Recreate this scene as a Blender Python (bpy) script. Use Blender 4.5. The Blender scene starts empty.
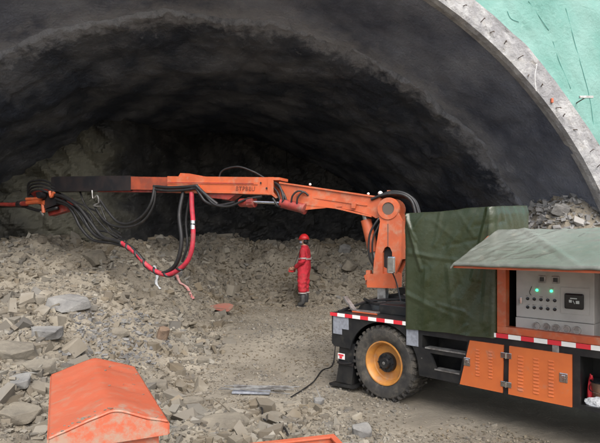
import bpy, bmesh, math, random
import numpy as np
from mathutils import Vector, Matrix, noise
from mathutils.geometry import tessellate_polygon
R = math.radians
random.seed(7); rng = np.random.default_rng(7)
C = bpy.context.scene.collection

# ------------------------------------------------------------------ materials
def mat(name, col, rough=0.6, metal=0.0, col2=None, scale=4.0, lo=0.4, hi=0.6, bump=0.0, bscale=30.0,
        dust=0.0, dustcol=(0.26, 0.23, 0.18), island=None, coat=0.0, detail=6, rough2=None, emit=None, emis=0.0):
    m = bpy.data.materials.new(name); m.use_nodes = True
    nt = m.node_tree; N = nt.nodes; L = nt.links; b = N['Principled BSDF']
    tc = N.new('ShaderNodeTexCoord')
    b.inputs['Roughness'].default_value = rough; b.inputs['Metallic'].default_value = metal
    b.inputs['Coat Weight'].default_value = coat
    cur = None
    def rgb(c):
        n = N.new('ShaderNodeRGB'); n.outputs[0].default_value = (*c, 1); return n.outputs[0]
    cur = rgb(col)
    def ntex(s, det=detail, r=0.6, w=0.0):
        n = N.new('ShaderNodeTexNoise'); n.inputs['Scale'].default_value = s; n.inputs['Detail'].default_value = det
        n.inputs['Roughness'].default_value = r; n.inputs['Distortion'].default_value = w
        L.new(tc.outputs['Object'], n.inputs['Vector']); return n.outputs['Fac']
    def rng_(s, a, c):
        n = N.new('ShaderNodeMapRange'); n.inputs[1].default_value = a; n.inputs[2].default_value = c
        L.new(s, n.inputs[0]); return n.outputs[0]
    def mix(f, a, c):
        n = N.new('ShaderNodeMix'); n.data_type = 'RGBA'; L.new(f, n.inputs[0]); L.new(a, n.inputs[6]); L.new(c, n.inputs[7])
        return n.outputs[2]
    if island:
        g = N.new('ShaderNodeNewGeometry'); r = N.new('ShaderNodeValToRGB'); L.new(g.outputs['Random Per Island'], r.inputs[0])
        els = r.color_ramp.elements
        for i, c in enumerate(island):
            p = i / (len(island) - 1)
            if i == 0: e = els[0]; e.position = 0
            elif i == len(island) - 1: e = els[-1]; e.position = 1
            else: e = els.new(p)
            e.color = (*c, 1)
        cur = r.outputs[0]
    f = None
    if col2:
        f = rng_(ntex(scale), lo, hi); cur = mix(f, cur, rgb(col2))
        if rough2 is not None:
            rr = N.new('ShaderNodeMapRange'); rr.inputs[3].default_value = rough; rr.inputs[4].default_value = rough2
            L.new(f, rr.inputs[0]); L.new(rr.outputs[0], b.inputs['Roughness'])
    if dust > 0:
        d = rng_(ntex(7, 8, 0.7, 0.4), 0.62 - 0.25 * dust, 0.9 - 0.1 * dust)
        cur = mix(d, cur, rgb(dustcol))
    L.new(cur, b.inputs['Base Color'])
    if bump > 0:
        bn = N.new('ShaderNodeBump'); bn.inputs['Strength'].default_value = bump; bn.inputs['Distance'].default_value = 0.05
        L.new(ntex(bscale, 8, 0.65), bn.inputs['Height']); L.new(bn.outputs[0], b.inputs['Normal'])
    if emit:
        b.inputs['Emission Color'].default_value = (*emit, 1); b.inputs['Emission Strength'].default_value = emis
    return m

M = {}
M['orange'] = mat('orange_paint', (0.52, 0.105, 0.034), 0.5, col2=(0.40, 0.085, 0.032), scale=3, dust=0.5, dustcol=(.36, .25, .17))
M['dark_orange'] = mat('grimy_orange_paint', (0.33, 0.062, 0.026), 0.5, col2=(0.20, 0.045, 0.025), scale=5, dust=0.4, dustcol=(.12, .08, .06))
M['door_orange'] = mat('door_orange', (0.60, 0.145, 0.036), 0.45, col2=(0.53, 0.125, 0.034), scale=3, dust=0.15)
M['dull_red'] = mat('dull_red_paint', (0.30, 0.035, 0.025), 0.5, col2=(0.16, 0.025, 0.02), scale=9, dust=0.3)
M['hood_orange'] = mat('faded_orange_paint', (0.46, 0.090, 0.040), 0.5, col2=(0.44, 0.115, 0.062), scale=2.2, lo=.3, hi=.7, dust=0.42, dustcol=(0.33, 0.22, 0.15), bump=.06, bscale=5)
M['black'] = mat('black_paint', (0.010, 0.011, 0.013), 0.34, col2=(0.022, 0.022, 0.022), scale=5, dust=0.3, dustcol=(0.06, 0.055, 0.045))
M['boom_black'] = mat('black_boom_sleeve', (0.011, 0.011, 0.013), 0.42, col2=(0.022, 0.017, 0.017), scale=4, dust=0.15, dustcol=(.05, .045, .04))
M['rubber'] = mat('hose_rubber', (0.012, 0.012, 0.013), 0.5, dust=0.3, dustcol=(.08, .07, .06))
M['tyre'] = mat('tyre_rubber', (0.026, 0.025, 0.024), 0.8, col2=(0.05, 0.046, 0.04), scale=8, dust=0.55, dustcol=(.15, .13, .10), bump=.1, bscale=40)
M['rim'] = mat('rim_gold', (0.50, 0.22, 0.045), 0.45, col2=(0.40, 0.17, 0.045), scale=8, dust=0.35)
M['steel'] = mat('worn_steel', (0.42, 0.42, 0.41), 0.4, 0.7, col2=(0.2, 0.19, 0.18), scale=10)
M['chrome'] = mat('bright_steel', (0.7, 0.7, 0.7), 0.22, 1.0, col2=(.5, .5, .5), scale=12)
M['grey_plate'] = mat('grey_plate', (0.27, 0.29, 0.33), 0.5, col2=(0.20, 0.21, 0.24), scale=25)
M['panel'] = mat('panel_grey', (0.40, 0.40, 0.385), 0.45, col2=(0.33, 0.33, 0.32), scale=4, dust=0.2)
M['white'] = mat('white_reflector', (0.78, 0.78, 0.76), 0.4, dust=0.3, dustcol=(.45, .42, .38))
M['red'] = mat('red_reflector', (0.65, 0.03, 0.045), 0.4, dust=0.2)
M['pink_hose'] = mat('red_hose', (0.46, 0.022, 0.045), 0.6, col2=(0.30, 0.02, 0.035), scale=9, dust=0.45, dustcol=(.22, .13, .11))
M['dark'] = mat('dark_interior', (0.008, 0.008, 0.009), 0.7)
M['green_tarp'] = mat('green_canvas', (0.026, 0.036, 0.016), 0.2, col2=(0.037, 0.047, 0.023), scale=3, dust=0.2, dustcol=(.07, .07, .05), bump=.16, bscale=7, rough2=.38)
M['pale_tarp'] = mat('pale_green_canvas', (0.085, 0.092, 0.072), 0.14, col2=(0.19, 0.195, 0.175), scale=1.3, lo=.3, hi=.7, dust=0.2, bump=.18, bscale=10, rough2=.30, coat=.3)
M['led'] = mat('led_green', (0.02, 0.6, 0.15), 0.4, emit=(0.05, 1.0, 0.35), emis=1.6)
M['screen'] = mat('screen_black', (0.012, 0.013, 0.016), 0.15)
M['glyph'] = mat('screen_glyph', (0.5, 0.55, 0.55), 0.4)
M['glyph_dark'] = mat('faded_letter_paint', (0.12, .035, .02), 0.6, col2=(.3, .08, .04), scale=14)
M['coverall'] = mat('red_coverall', (0.52, 0.018, 0.036), 0.8, col2=(0.36, 0.015, 0.026), scale=9, dust=.35, dustcol=(.32, .10, .08), bump=.3, bscale=14)
M['helmet'] = mat('helmet_red', (0.55, 0.018, 0.022), 0.45, dust=.3)
M['skin'] = mat('skin', (0.42, 0.22, 0.15), 0.55, col2=(.36, .18, .12), scale=20)
M['mask'] = mat('mask_cloth', (0.34, 0.36, 0.50), 0.8, col2=(.3, .32, .44), scale=20)
M['hair'] = mat('hair_black', (0.012, 0.010, 0.010), 0.6)
M['boot'] = mat('boot_rubber', (0.035, 0.037, 0.040), 0.5, dust=0.5, dustcol=(.14, .13, .11))
M['stripe'] = mat('silver_stripe', (0.42, 0.38, 0.37), 0.5, col2=(.3, .24, .23), scale=14)
M['lining'] = mat('shotcrete_lining', (0.085, 0.10, 0.145), 0.55, col2=(0.34, 0.37, 0.44), scale=0.6, lo=.36, hi=.68, bump=1.0, bscale=20, detail=9)
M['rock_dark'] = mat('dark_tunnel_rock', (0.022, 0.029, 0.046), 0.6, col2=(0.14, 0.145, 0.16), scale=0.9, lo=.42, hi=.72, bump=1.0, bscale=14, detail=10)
M['collar'] = mat('collar_concrete', (0.42, 0.42, 0.42), 0.85, col2=(0.25, 0.25, 0.258), scale=3, dust=0.3, bump=0.8, bscale=16)
M['bolt'] = mat('rusty_bolt', (0.10, 0.075, 0.06), 0.7)
M['net'] = mat('green_net', (0.105, 0.265, 0.225), 0.7, col2=(0.19, 0.34, 0.305), scale=1.2, lo=.3, hi=.7, dust=.22, dustcol=(.24, .40, .36), bump=.5, bscale=14)
M['net_seam'] = mat('net_seam', (0.09, 0.27, 0.235), 0.8)  # flat green standing for the shade in the net's creases
M['hill'] = mat('hillside_soil', (0.16, 0.14, 0.11), 0.9, col2=(0.07, 0.09, 0.05), scale=.4, bump=.6, bscale=3)
M['ground'] = mat('ground_dirt', (0.265, 0.236, 0.186), 0.95, col2=(0.15, 0.130, 0.100), scale=0.9, lo=.36, hi=.66, bump=0.55, bscale=30, detail=12)
ISL = [(0.070, 0.064, 0.055), (0.21, 0.188, 0.150), (0.13, 0.120, 0.102), (0.31, 0.283, 0.228), (0.100, 0.094, 0.085), (0.20, 0.166, 0.118), (0.27, 0.255, 0.220), (0.13, 0.110, 0.083), (0.19, 0.185, 0.172)]
GISL = [(0.09, 0.09, 0.095), (0.15, 0.148, 0.145), (0.20, 0.195, 0.185), (0.12, 0.118, 0.115), (0.20, 0.178, 0.14)]
PISL = [(0.21, 0.21, 0.205), (0.30, 0.29, 0.275), (0.16, 0.16, 0.16), (0.25, 0.24, 0.22)]
M['rubble'] = mat('rubble_slate', (0.3, 0.27, 0.22), 0.92, island=ISL, col2=(0.125, 0.098, 0.062), scale=.8, lo=.44, hi=.68, bump=0.12, bscale=60)
M['grey_rubble'] = mat('blue_grey_slate', (0.2, 0.2, 0.2), 0.85, island=GISL, col2=(0.16, .155, .15), scale=5, lo=.5, hi=.85, bump=.12, bscale=60)
M['pale_rubble'] = mat('pale_rubble', (0.3, 0.3, 0.3), 0.9, island=PISL, col2=(0.2, .195, .185), scale=5, lo=.5, hi=.85, bump=.12, bscale=60)
M['rock'] = mat('slab_rock', (0.205, 0.182, 0.142), 0.92, col2=(0.115, 0.102, 0.082), scale=4, lo=.35, hi=.7, bump=0.35, bscale=22)
M['rock_grey'] = mat('slab_rock_grey', (0.23, 0.225, 0.21), 0.9, col2=(0.125, 0.123, 0.12), scale=4, lo=.35, hi=.7, bump=0.35, bscale=22)
M['rock_brown'] = mat('slab_rock_brown', (0.22, 0.145, 0.095), 0.9, col2=(0.13, 0.095, 0.07), scale=4, lo=.35, hi=.7, bump=0.35, bscale=22)
M['plastic'] = mat('plastic_sheet', (0.62, 0.64, 0.66), 0.25, bump=.8, bscale=18)
M['copper'] = mat('copper_bucket', (0.40, 0.24, 0.16), 0.4, 0.5, col2=(.28, .2, .15), scale=9)
M['red_plate'] = mat('rusty_red_plate', (0.30, 0.10, 0.075), 0.7, col2=(0.22, 0.12, 0.09), scale=6, dust=.2)

m = M['hood_orange']; nt = m.node_tree; N = nt.nodes; L = nt.links; b = N['Principled BSDF']
# dried mud caked on the front edge and scuffs running down the slopes
src = b.inputs['Base Color'].links[0].from_socket
tc = N.new('ShaderNodeTexCoord'); sp_ = N.new('ShaderNodeSeparateXYZ'); L.new(tc.outputs['Object'], sp_.inputs[0])
ns = N.new('ShaderNodeTexNoise'); ns.inputs['Scale'].default_value = 7; ns.inputs['Detail'].default_value = 9; ns.inputs['Roughness'].default_value = .7; L.new(tc.outputs['Object'], ns.inputs['Vector'])
ad = N.new('ShaderNodeMath'); ad.operation = 'MULTIPLY_ADD'; ad.inputs[1].default_value = 1.1; L.new(ns.outputs[0], ad.inputs[0])
ng = N.new('ShaderNodeMath'); ng.operation = 'MULTIPLY'; ng.inputs[1].default_value = -1; L.new(sp_.outputs['Y'], ng.inputs[0]); L.new(ng.outputs[0], ad.inputs[2])
mr = N.new('ShaderNodeMapRange'); mr.inputs[1].default_value = 1.26; mr.inputs[2].default_value = 1.40; mr.inputs[4].default_value = .85; L.new(ad.outputs[0], mr.inputs[0])
mx = N.new('ShaderNodeMix'); mx.data_type = 'RGBA'; L.new(mr.outputs[0], mx.inputs[0]); L.new(src, mx.inputs[6]); mx.inputs[7].default_value = (.33, .24, .18, 1)
mp = N.new('ShaderNodeMapping'); mp.inputs['Scale'].default_value = (3.2, 9, 1); L.new(tc.outputs['Object'], mp.inputs[0])
n2 = N.new('ShaderNodeTexNoise'); n2.inputs['Scale'].default_value = 1.5; n2.inputs['Detail'].default_value = 8; n2.inputs['Roughness'].default_value = .72; L.new(mp.outputs[0], n2.inputs['Vector'])
m2 = N.new('ShaderNodeMapRange'); m2.inputs[1].default_value = .60; m2.inputs[2].default_value = .68; m2.inputs[4].default_value = .75; L.new(n2.outputs[0], m2.inputs[0])
mx2 = N.new('ShaderNodeMix'); mx2.data_type = 'RGBA'; L.new(m2.outputs[0], mx2.inputs[0]); L.new(mx.outputs[2], mx2.inputs[6]); mx2.inputs[7].default_value = (.27, .15, .10, 1)
L.new(mx2.outputs[2], b.inputs['Base Color'])

# face rock: daylight painted in as a paler olive patch on the left
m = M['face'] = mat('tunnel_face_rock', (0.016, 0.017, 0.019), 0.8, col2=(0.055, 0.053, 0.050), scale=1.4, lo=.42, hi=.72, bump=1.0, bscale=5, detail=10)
def daylit_patch(m):
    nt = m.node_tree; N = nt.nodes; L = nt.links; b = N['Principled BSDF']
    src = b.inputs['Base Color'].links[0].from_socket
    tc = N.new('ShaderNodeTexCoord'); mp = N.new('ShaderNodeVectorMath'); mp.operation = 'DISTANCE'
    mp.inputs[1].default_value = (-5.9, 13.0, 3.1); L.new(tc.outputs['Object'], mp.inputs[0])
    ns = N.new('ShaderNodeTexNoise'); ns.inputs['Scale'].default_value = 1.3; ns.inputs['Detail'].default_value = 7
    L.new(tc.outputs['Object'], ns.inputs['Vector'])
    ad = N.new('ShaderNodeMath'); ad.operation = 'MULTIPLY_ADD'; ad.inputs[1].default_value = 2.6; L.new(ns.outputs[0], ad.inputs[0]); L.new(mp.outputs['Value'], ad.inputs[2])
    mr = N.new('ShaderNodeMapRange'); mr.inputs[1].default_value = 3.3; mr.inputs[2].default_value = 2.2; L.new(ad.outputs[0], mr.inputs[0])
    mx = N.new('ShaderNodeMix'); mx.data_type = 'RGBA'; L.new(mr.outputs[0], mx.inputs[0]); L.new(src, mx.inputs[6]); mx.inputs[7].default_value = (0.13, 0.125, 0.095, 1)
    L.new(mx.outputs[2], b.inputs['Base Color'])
daylit_patch(m)

def lit_fringe(m, lo_, hi_, amt):
    # daylight painted as a pale band along the ragged inner edge of the lining
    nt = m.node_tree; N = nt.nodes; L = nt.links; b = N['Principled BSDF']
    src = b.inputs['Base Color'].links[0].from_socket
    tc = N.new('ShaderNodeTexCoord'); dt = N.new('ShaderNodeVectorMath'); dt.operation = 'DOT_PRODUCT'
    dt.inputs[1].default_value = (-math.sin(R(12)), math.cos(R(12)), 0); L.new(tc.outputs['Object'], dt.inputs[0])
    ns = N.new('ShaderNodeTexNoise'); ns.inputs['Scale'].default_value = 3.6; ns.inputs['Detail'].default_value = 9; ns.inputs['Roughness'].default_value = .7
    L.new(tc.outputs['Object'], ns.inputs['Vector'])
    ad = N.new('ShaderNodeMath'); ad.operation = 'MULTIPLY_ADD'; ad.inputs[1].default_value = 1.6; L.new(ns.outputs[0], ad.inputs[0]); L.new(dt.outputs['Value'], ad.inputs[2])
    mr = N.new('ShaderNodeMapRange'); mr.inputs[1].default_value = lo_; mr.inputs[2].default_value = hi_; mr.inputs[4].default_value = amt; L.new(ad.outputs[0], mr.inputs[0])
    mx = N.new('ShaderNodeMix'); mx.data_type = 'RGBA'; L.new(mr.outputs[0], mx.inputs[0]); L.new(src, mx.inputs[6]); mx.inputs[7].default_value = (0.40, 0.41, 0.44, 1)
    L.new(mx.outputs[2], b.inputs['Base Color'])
lit_fringe(M['lining'], 10.6, 11.25, .7)
lit_fringe(M['rock_dark'], 11.40, 11.1, .5)

# ------------------------------------------------------------------ mesh helpers
class MB:
    def __init__(s): s.v = []; s.f = []
    def add(s, vs, fs, mtx=None):
        o = len(s.v)
        for p in vs:
            s.v.append(tuple(mtx @ Vector(p)) if mtx is not None else tuple(p))
        for f in fs: s.f.append(tuple(i + o for i in f))
        return s
    def box(s, a, b, bev=0.0, mtx=None):
        bm = bmesh.new(); bmesh.ops.create_cube(bm, size=1)
        for v in bm.verts:
            v.co = Vector([(a[i] + b[i]) / 2 + v.co[i] * (b[i] - a[i]) for i in range(3)])
        if bev > 0:
            bmesh.ops.bevel(bm, geom=list(bm.edges), offset=bev, segments=2, affect='EDGES', profile=0.6)
        return s.bm(bm, mtx)
    def bm(s, bm, mtx=None):
        bm.verts.index_update()
        s.add([v.co.copy() for v in bm.verts], [[v.index for v in f.verts] for f in bm.faces], mtx); bm.free(); return s
    def tube(s, pts, r, seg=8, smooth=True, n=6, r1=None):
        pts = [Vector(p) for p in pts]
        if smooth and len(pts) > 2: pts = spline(pts, n)
        if len(pts) < 2: return s
        rings = []; up = Vector((0, 0, 1)); t0 = (pts[1] - pts[0]).normalized()
        if abs(t0.dot(up)) > .9: up = Vector((1, 0, 0))
        nrm = (up - t0 * up.dot(t0)).normalized()
        vs = []; fs = []
        for i, p in enumerate(pts):
            t = (pts[min(i + 1, len(pts) - 1)] - pts[max(i - 1, 0)]).normalized()
            nrm = (nrm - t * nrm.dot(t)).normalized(); bn = t.cross(nrm)
            rr = r if r1 is None else r + (r1 - r) * i / (len(pts) - 1)
            for k in range(seg):
                a = 2 * math.pi * k / seg; vs.append(p + (nrm * math.cos(a) + bn * math.sin(a)) * rr)
        for i in range(len(pts) - 1):
            for k in range(seg):
                a = i * seg + k; b = i * seg + (k + 1) % seg; fs.append((a, b, b + seg, a + seg))
        fs.append(tuple(range(seg))[::-1]); fs.append(tuple(range((len(pts) - 1) * seg, len(pts) * seg)))
        return s.add(vs, fs)
    def prism(s, poly, y0, y1, holes=(), mtx=None):
        """poly in (x,z), extruded along y from y0 to y1"""
        loops = [list(poly)] + [list(h) for h in holes]
        flat = [p for l in loops for p in l]; n = len(flat)
        tris = tessellate_polygon([[Vector((p[0], p[1], 0)) for p in l] for l in loops])
        vs = [(p[0], y0, p[1]) for p in flat] + [(p[0], y1, p[1]) for p in flat]
        fs = [tuple(t) for t in tris] + [tuple(i + n for i in t)[::-1] for t in tris]
        o = 0
        for l in loops:
            k = len(l)
            for i in range(k): fs.append((o + i, o + (i + 1) % k, o + (i + 1) % k + n, o + i + n))
            o += k
        return s.add(vs, fs, mtx)
    def lathe(s, prof, seg=32, mtx=None):
        """prof (r, y) turned about the y axis"""
        vs = []; fs = []
        for r, y in prof:
            for k in range(seg):
                a = 2 * math.pi * k / seg; vs.append((r * math.cos(a), y, r * math.sin(a)))
        for i in range(len(prof) - 1):
            for k in range(seg):
                a = i * seg + k; b = i * seg + (k + 1) % seg; fs.append((a, b, b + seg, a + seg))
        return s.add(vs, fs, mtx)
    def build(s, name, m, parent=None, smooth=False, angle=None):
        me = bpy.data.meshes.new(name); me.from_pydata(s.v, [], s.f); me.update()
        bm = bmesh.new(); bm.from_mesh(me); bmesh.ops.recalc_face_normals(bm, faces=bm.faces); bm.to_mesh(me); bm.free()
        me.materials.append(m if not isinstance(m, str) else M[m])
        if smooth:
            me.shade_smooth()
            if angle: me.set_sharp_from_angle(angle=R(angle))
        o = bpy.data.objects.new(name, me); C.objects.link(o)
        if parent: o.parent = parent
        return o
def spline(P, n):
    out = []; Q = [P[0] * 2 - P[1]] + P + [P[-1] * 2 - P[-2]]
    for i in range(1, len(Q) - 2):
        a, b, c, d = Q[i - 1:i + 3]
        for k in range(n):
            t = k / n
            out.append(0.5 * ((2 * b) + (c - a) * t + (2 * a - 5 * b + 4 * c - d) * t * t + (3 * b - a - 3 * c + d) * t ** 3))
    out.append(P[-1]); return out
def tag(o, label=None, cat=None, group=None, kind=None):
    if label: o['label'] = label
    if cat: o['category'] = cat
    if group: o['group'] = group
    if kind: o['kind'] = kind
    return o
def empty(name, loc, rz=0.0):
    o = bpy.data.objects.new(name, None); C.objects.link(o); o.location = loc; o.rotation_euler = (0, 0, rz); return o
def npmesh(name, V, F, m, smooth=False):
    """V (n,3) float, F (m,k) int"""
    me = bpy.data.meshes.new(name); k = F.shape[1]
    me.vertices.add(len(V)); me.vertices.foreach_set('co', V.astype(np.float32).ravel())
    me.loops.add(F.size); me.loops.foreach_set('vertex_index', F.astype(np.int32).ravel())
    me.polygons.add(len(F)); me.polygons.foreach_set('loop_start', np.arange(0, F.size, k, dtype=np.int32))
    me.update(calc_edges=True); me.validate(); me.materials.append(M[m])
    if smooth: me.shade_smooth()
    else: me.shade_flat()
    o = bpy.data.objects.new(name, me); C.objects.link(o); return o
def grid_faces(nu, nv):
    i = np.arange(nu - 1)[:, None] * nv + np.arange(nv - 1)[None]; i = i.ravel()
    return np.stack([i, i + 1, i + nv + 1, i + nv], 1)
def fb(p, s, o=5): return noise.fractal(Vector(p) * s, 0.9, 2.1, o)
def S(t): t = max(0.0, min(1.0, t)); return t * t * (3 - 2 * t)

# ------------------------------------------------------------------ terrain
TH = R(12); ct, st = math.cos(TH), math.sin(TH)
def T2W(x, y, z): return (x * ct - y * st, x * st + y * ct, z)      # tunnel frame (x across, y along the bore) to world
def W2T(x, y): return (x * ct + y * st, -x * st + y * ct)
def base_h(x, y):
    z = 0.34 * S((y - 6.5) / 6.0)
    A = [(3, .42), (4.5, .42), (6, .58), (9, 1.02), (11, 1.42), (12.2, 1.68), (14, 1.72), (40, 1.75)]
    a = A[0][1]
    for (y0, a0), (y1, a1) in zip(A, A[1:]):
        if y0 <= y < y1: a = a0 + (a1 - a0) * (y - y0) / (y1 - y0)
    if y > 40: a = 1.75
    left = a * S((-1.5 - x) / 2.6)
    mid = 1.72 * S((y - 13.1 - 0.25 * max(0, -x)) / 2.6)
    h = max(left, mid) + 0.35 * min(left, mid) * (1 - min(left, mid) / 1.8)
    h = min(h, 1.80) + .22 * noise.noise(Vector((x * .55, 3, 1))) * S((y - 12) / 2) + .14 * noise.noise(Vector((x * 1.6, y * .8, 6))) * S((y - 11) / 2)
    right = 2.55 * S((x - 3.0) / 2.4) * S((y - 8.2) / 1.8)
    return z * (1 - 0.5 * S(h)) + max(h, right)
def rough_w(x, y):
    """1 on the rubble heaps, low on the trampled path and under the truck"""
    p = S((-0.9 - x) / 1.2); q = S((y - 12.4) / 1.0); r = S((x - 2.4) / 1.0) * S((y - 7.8) / 1.2)
    fg = S((6.5 - y) / 0.9) * S((0.9 - x) / 0.9) * 0.85
    return max(p, q, r, fg, 0.10)
def facet(p, s):
    d, q = noise.voronoi(Vector(p) * s); c = q[0]
    v = Vector(p) * s - c; n = noise.noise_vector(c * 3.7)
    return noise.noise(c * 5.3) + v.dot(n) * 1.2
def ground_h(x, y):
    w = rough_w(x, y)
    return base_h(x, y) + w * (0.22 * fb((x, y, 0), .55) + 0.05 * fb((x, y, 3), 2.3, 4) + (.085 * facet((x, y, 1), 1.7) + .045 * facet((x, y, 5), 4.5) if w > .12 else 0)) + 0.022 * fb((x, y, 7), 1.7, 5)
def axis(a, b, fine, lo, hi):
    c = list(np.arange(a, b + 1e-6, fine)); n = 14
    l = [a - (a - lo) * (k / n) ** 2.4 for k in range(n, 0, -1)]; r = [b + (hi - b) * (k / n) ** 2.4 for k in range(1, n + 1)]
    return np.array(l + c + r)
gx = axis(-9, 9, 0.055, -260, 260); gy = axis(1.5, 17, 0.055, -260, 260)
V = np.zeros((len(gx) * len(gy), 3)); k = 0
for x in gx:
    for y in gy:
        xx = max(-12, min(12, x)); yy = max(-2, min(20, y))
        V[k] = (x, y, ground_h(xx, yy)); k += 1
g = npmesh('ground', V, grid_faces(len(gx), len(gy)), 'ground'); tag(g, kind='structure')

# ------------------------------------------------------------------ rubble shards
def shard_proto(flat, npts, seed):
    r = random.Random(seed); bm = bmesh.new(); n = r.choice((3, 4, 4, 5)); a0 = r.uniform(0, 6)
    for k in range(n):
        a = a0 + 2 * math.pi * (k + r.uniform(-.3, .3)) / n; q = r.uniform(.7, 1) * .5
        x, y = math.cos(a) * q, math.sin(a) * q * .8
        bm.verts.new((x, y, flat * r.uniform(.2, .5))); bm.verts.new((x * r.uniform(.8, 1.15), y * r.uniform(.8, 1.15), -flat * r.uniform(.3, .5)))
    res = bmesh.ops.convex_hull(bm, input=bm.verts)
    bmesh.ops.delete(bm, geom=[v for v in bm.verts if not v.link_faces], context='VERTS')
    bmesh.ops.triangulate(bm, faces=bm.faces); bm.verts.index_update()
    v = np.array([x.co[:] for x in bm.verts]); f = np.array([[x.index for x in q.verts] for q in bm.faces]); bm.free(); return v, f
protos = [shard_proto(random.Random(i).choice((.16, .25, .35, .6)), random.Random(i).choice((9, 10, 12)), i) for i in range(24)]
def scatter(name, pts, m='rubble'):
    """pts: list of (x, y, z, size, tilt)"""
    Vs = []; Fs = []; off = 0
    P = np.array(pts); pid = rng.integers(0, len(protos), len(P))
    for k, (pv, pf) in enumerate(protos):
        Q = P[pid == k]; n = len(Q)
        if not n: continue
        az = rng.uniform(0, 2 * np.pi, n); ti = rng.normal(0, 1, n) * Q[:, 4]; td = rng.uniform(0, 2 * np.pi, n)
        ca, sa = np.cos(az), np.sin(az)
        sx = Q[:, 3] * rng.uniform(.8, 1.5, n); sy = Q[:, 3] * rng.uniform(.55, 1.05, n); sz = Q[:, 3] * rng.uniform(.6, 1.3, n)
        X = pv[None, :, 0] * sx[:, None]; Y = pv[None, :, 1] * sy[:, None]; Z = pv[None, :, 2] * sz[:, None]
        x = X * ca[:, None] - Y * sa[:, None]; y = X * sa[:, None] + Y * ca[:, None]; z = Z
        kx = np.cos(td)[:, None]; ky = np.sin(td)[:, None]; cc = np.cos(ti)[:, None]; ss = np.sin(ti)[:, None]   # Rodrigues about (kx,ky,0)
        dot = kx * x + ky * y
        x2 = x * cc + ky * z * ss + kx * dot * (1 - cc); y2 = y * cc - kx * z * ss + ky * dot * (1 - cc); z2 = z * cc + (kx * y - ky * x) * ss
        W = np.stack([x2 + Q[:, 0:1], y2 + Q[:, 1:2], z2 + Q[:, 2:3]], 2)
        F = pf[None] + (np.arange(n) * len(pv))[:, None, None] + off
        Vs.append(W.reshape(-1, 3)); Fs.append(F.reshape(-1, 3)); off += n * len(pv)
    return npmesh(name, np.concatenate(Vs), np.concatenate(Fs), m)
pts = []; gravel = []
UX, UY, WX, WY, PX, PY = .7105, -.7037, .7037, .7105, .997, 6.32
def LOC(x, y): dx, dy = x - PX, y - PY; return dx * UX + dy * UY, dx * WX + dy * WY
pale = []; grey = []
while len(pts) < 60000:
    y = 2.8 + 14.5 * random.random() ** 1.35; hw = y * .62 + 1.0; x = random.uniform(-hw, min(hw, 8.0))
    w = rough_w(x, y)
    if random.random() > (w if w > .15 else .07): continue
    s_, w_ = LOC(x, y)
    if -1.2 < s_ < 6 and -.15 < w_ < 2.0: continue
    clump = .5 + .5 * fb((x, y, 11), .9, 3)
    sz = min(.42, .022 + random.expovariate(1 / (.030 + .055 * max(0, clump) ** 2))) * (.75 + .035 * y)
    if w < .15: sz *= .45
    elif 4.9 < y < 9.5 and x < -.5 and random.random() < .009: sz = random.uniform(.26, .48)
    if y > 12.3: sz *= 1.15
    elif y > 8.5: sz *= .85
    if x > 2.4 and y > 8: sz = min(sz, .2)
    it = (x, y, ground_h(x, y) + sz * random.uniform(-.08, .10), sz, random.choice((.15, .4, .8)) + .1)
    if x > 2.2 and y > 8 and x > 5.2 - .0 * y: pale.append(it)
    elif math.hypot((x + 2.75) / .75, (y - 7.9) / 1.5) + .5 * fb((x, y, 31), 1.2, 3) < .8 and random.random() < .75: grey.append((x, y, it[2], min(sz, .12), it[4]))
    else: pts.append(it)
o = scatter('rubble', pts); tag(o, 'broken slate rubble heaped across the tunnel floor', 'rubble', kind='stuff')
o = scatter('grey_rubble', grey, 'grey_rubble'); tag(o, 'patch of blue grey slate chips on the left heap', 'rubble', kind='stuff')
for _ in range(3500):
    x = random.uniform(4.2, 8.0); y = random.uniform(9.0, 13.5); sz = random.uniform(.05, .26); pale.append((x, y, ground_h(x, y) + sz * .05, sz, .6))
o = scatter('pale_rubble', pale, 'pale_rubble'); tag(o, 'pale grey rubble heap against the right side of the tunnel', 'rubble', kind='stuff')
while len(gravel) < 22000:
    y = 3.2 + 10.5 * random.random() ** 1.3; hw = y * .6 + .5; x = random.uniform(-min(hw, 4), min(hw, 5.0))
    s_, w_ = LOC(x, y)
    if 0 < s_ < 6 and .1 < w_ < 1.8: continue
    if rough_w(x, y) > .8 and random.random() < .6: continue
    if fb((x, y, 21), 1.1, 3) < random.uniform(-.7, .5): continue
    sz = random.uniform(.012, .045) * (1 + .03 * y)
    gravel.append((x, y, ground_h(x, y) + sz * .15, sz, .4))
o = scatter('gravel', gravel); tag(o, 'small loose stones strewn over the trampled dirt path', 'gravel', kind='stuff')

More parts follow.
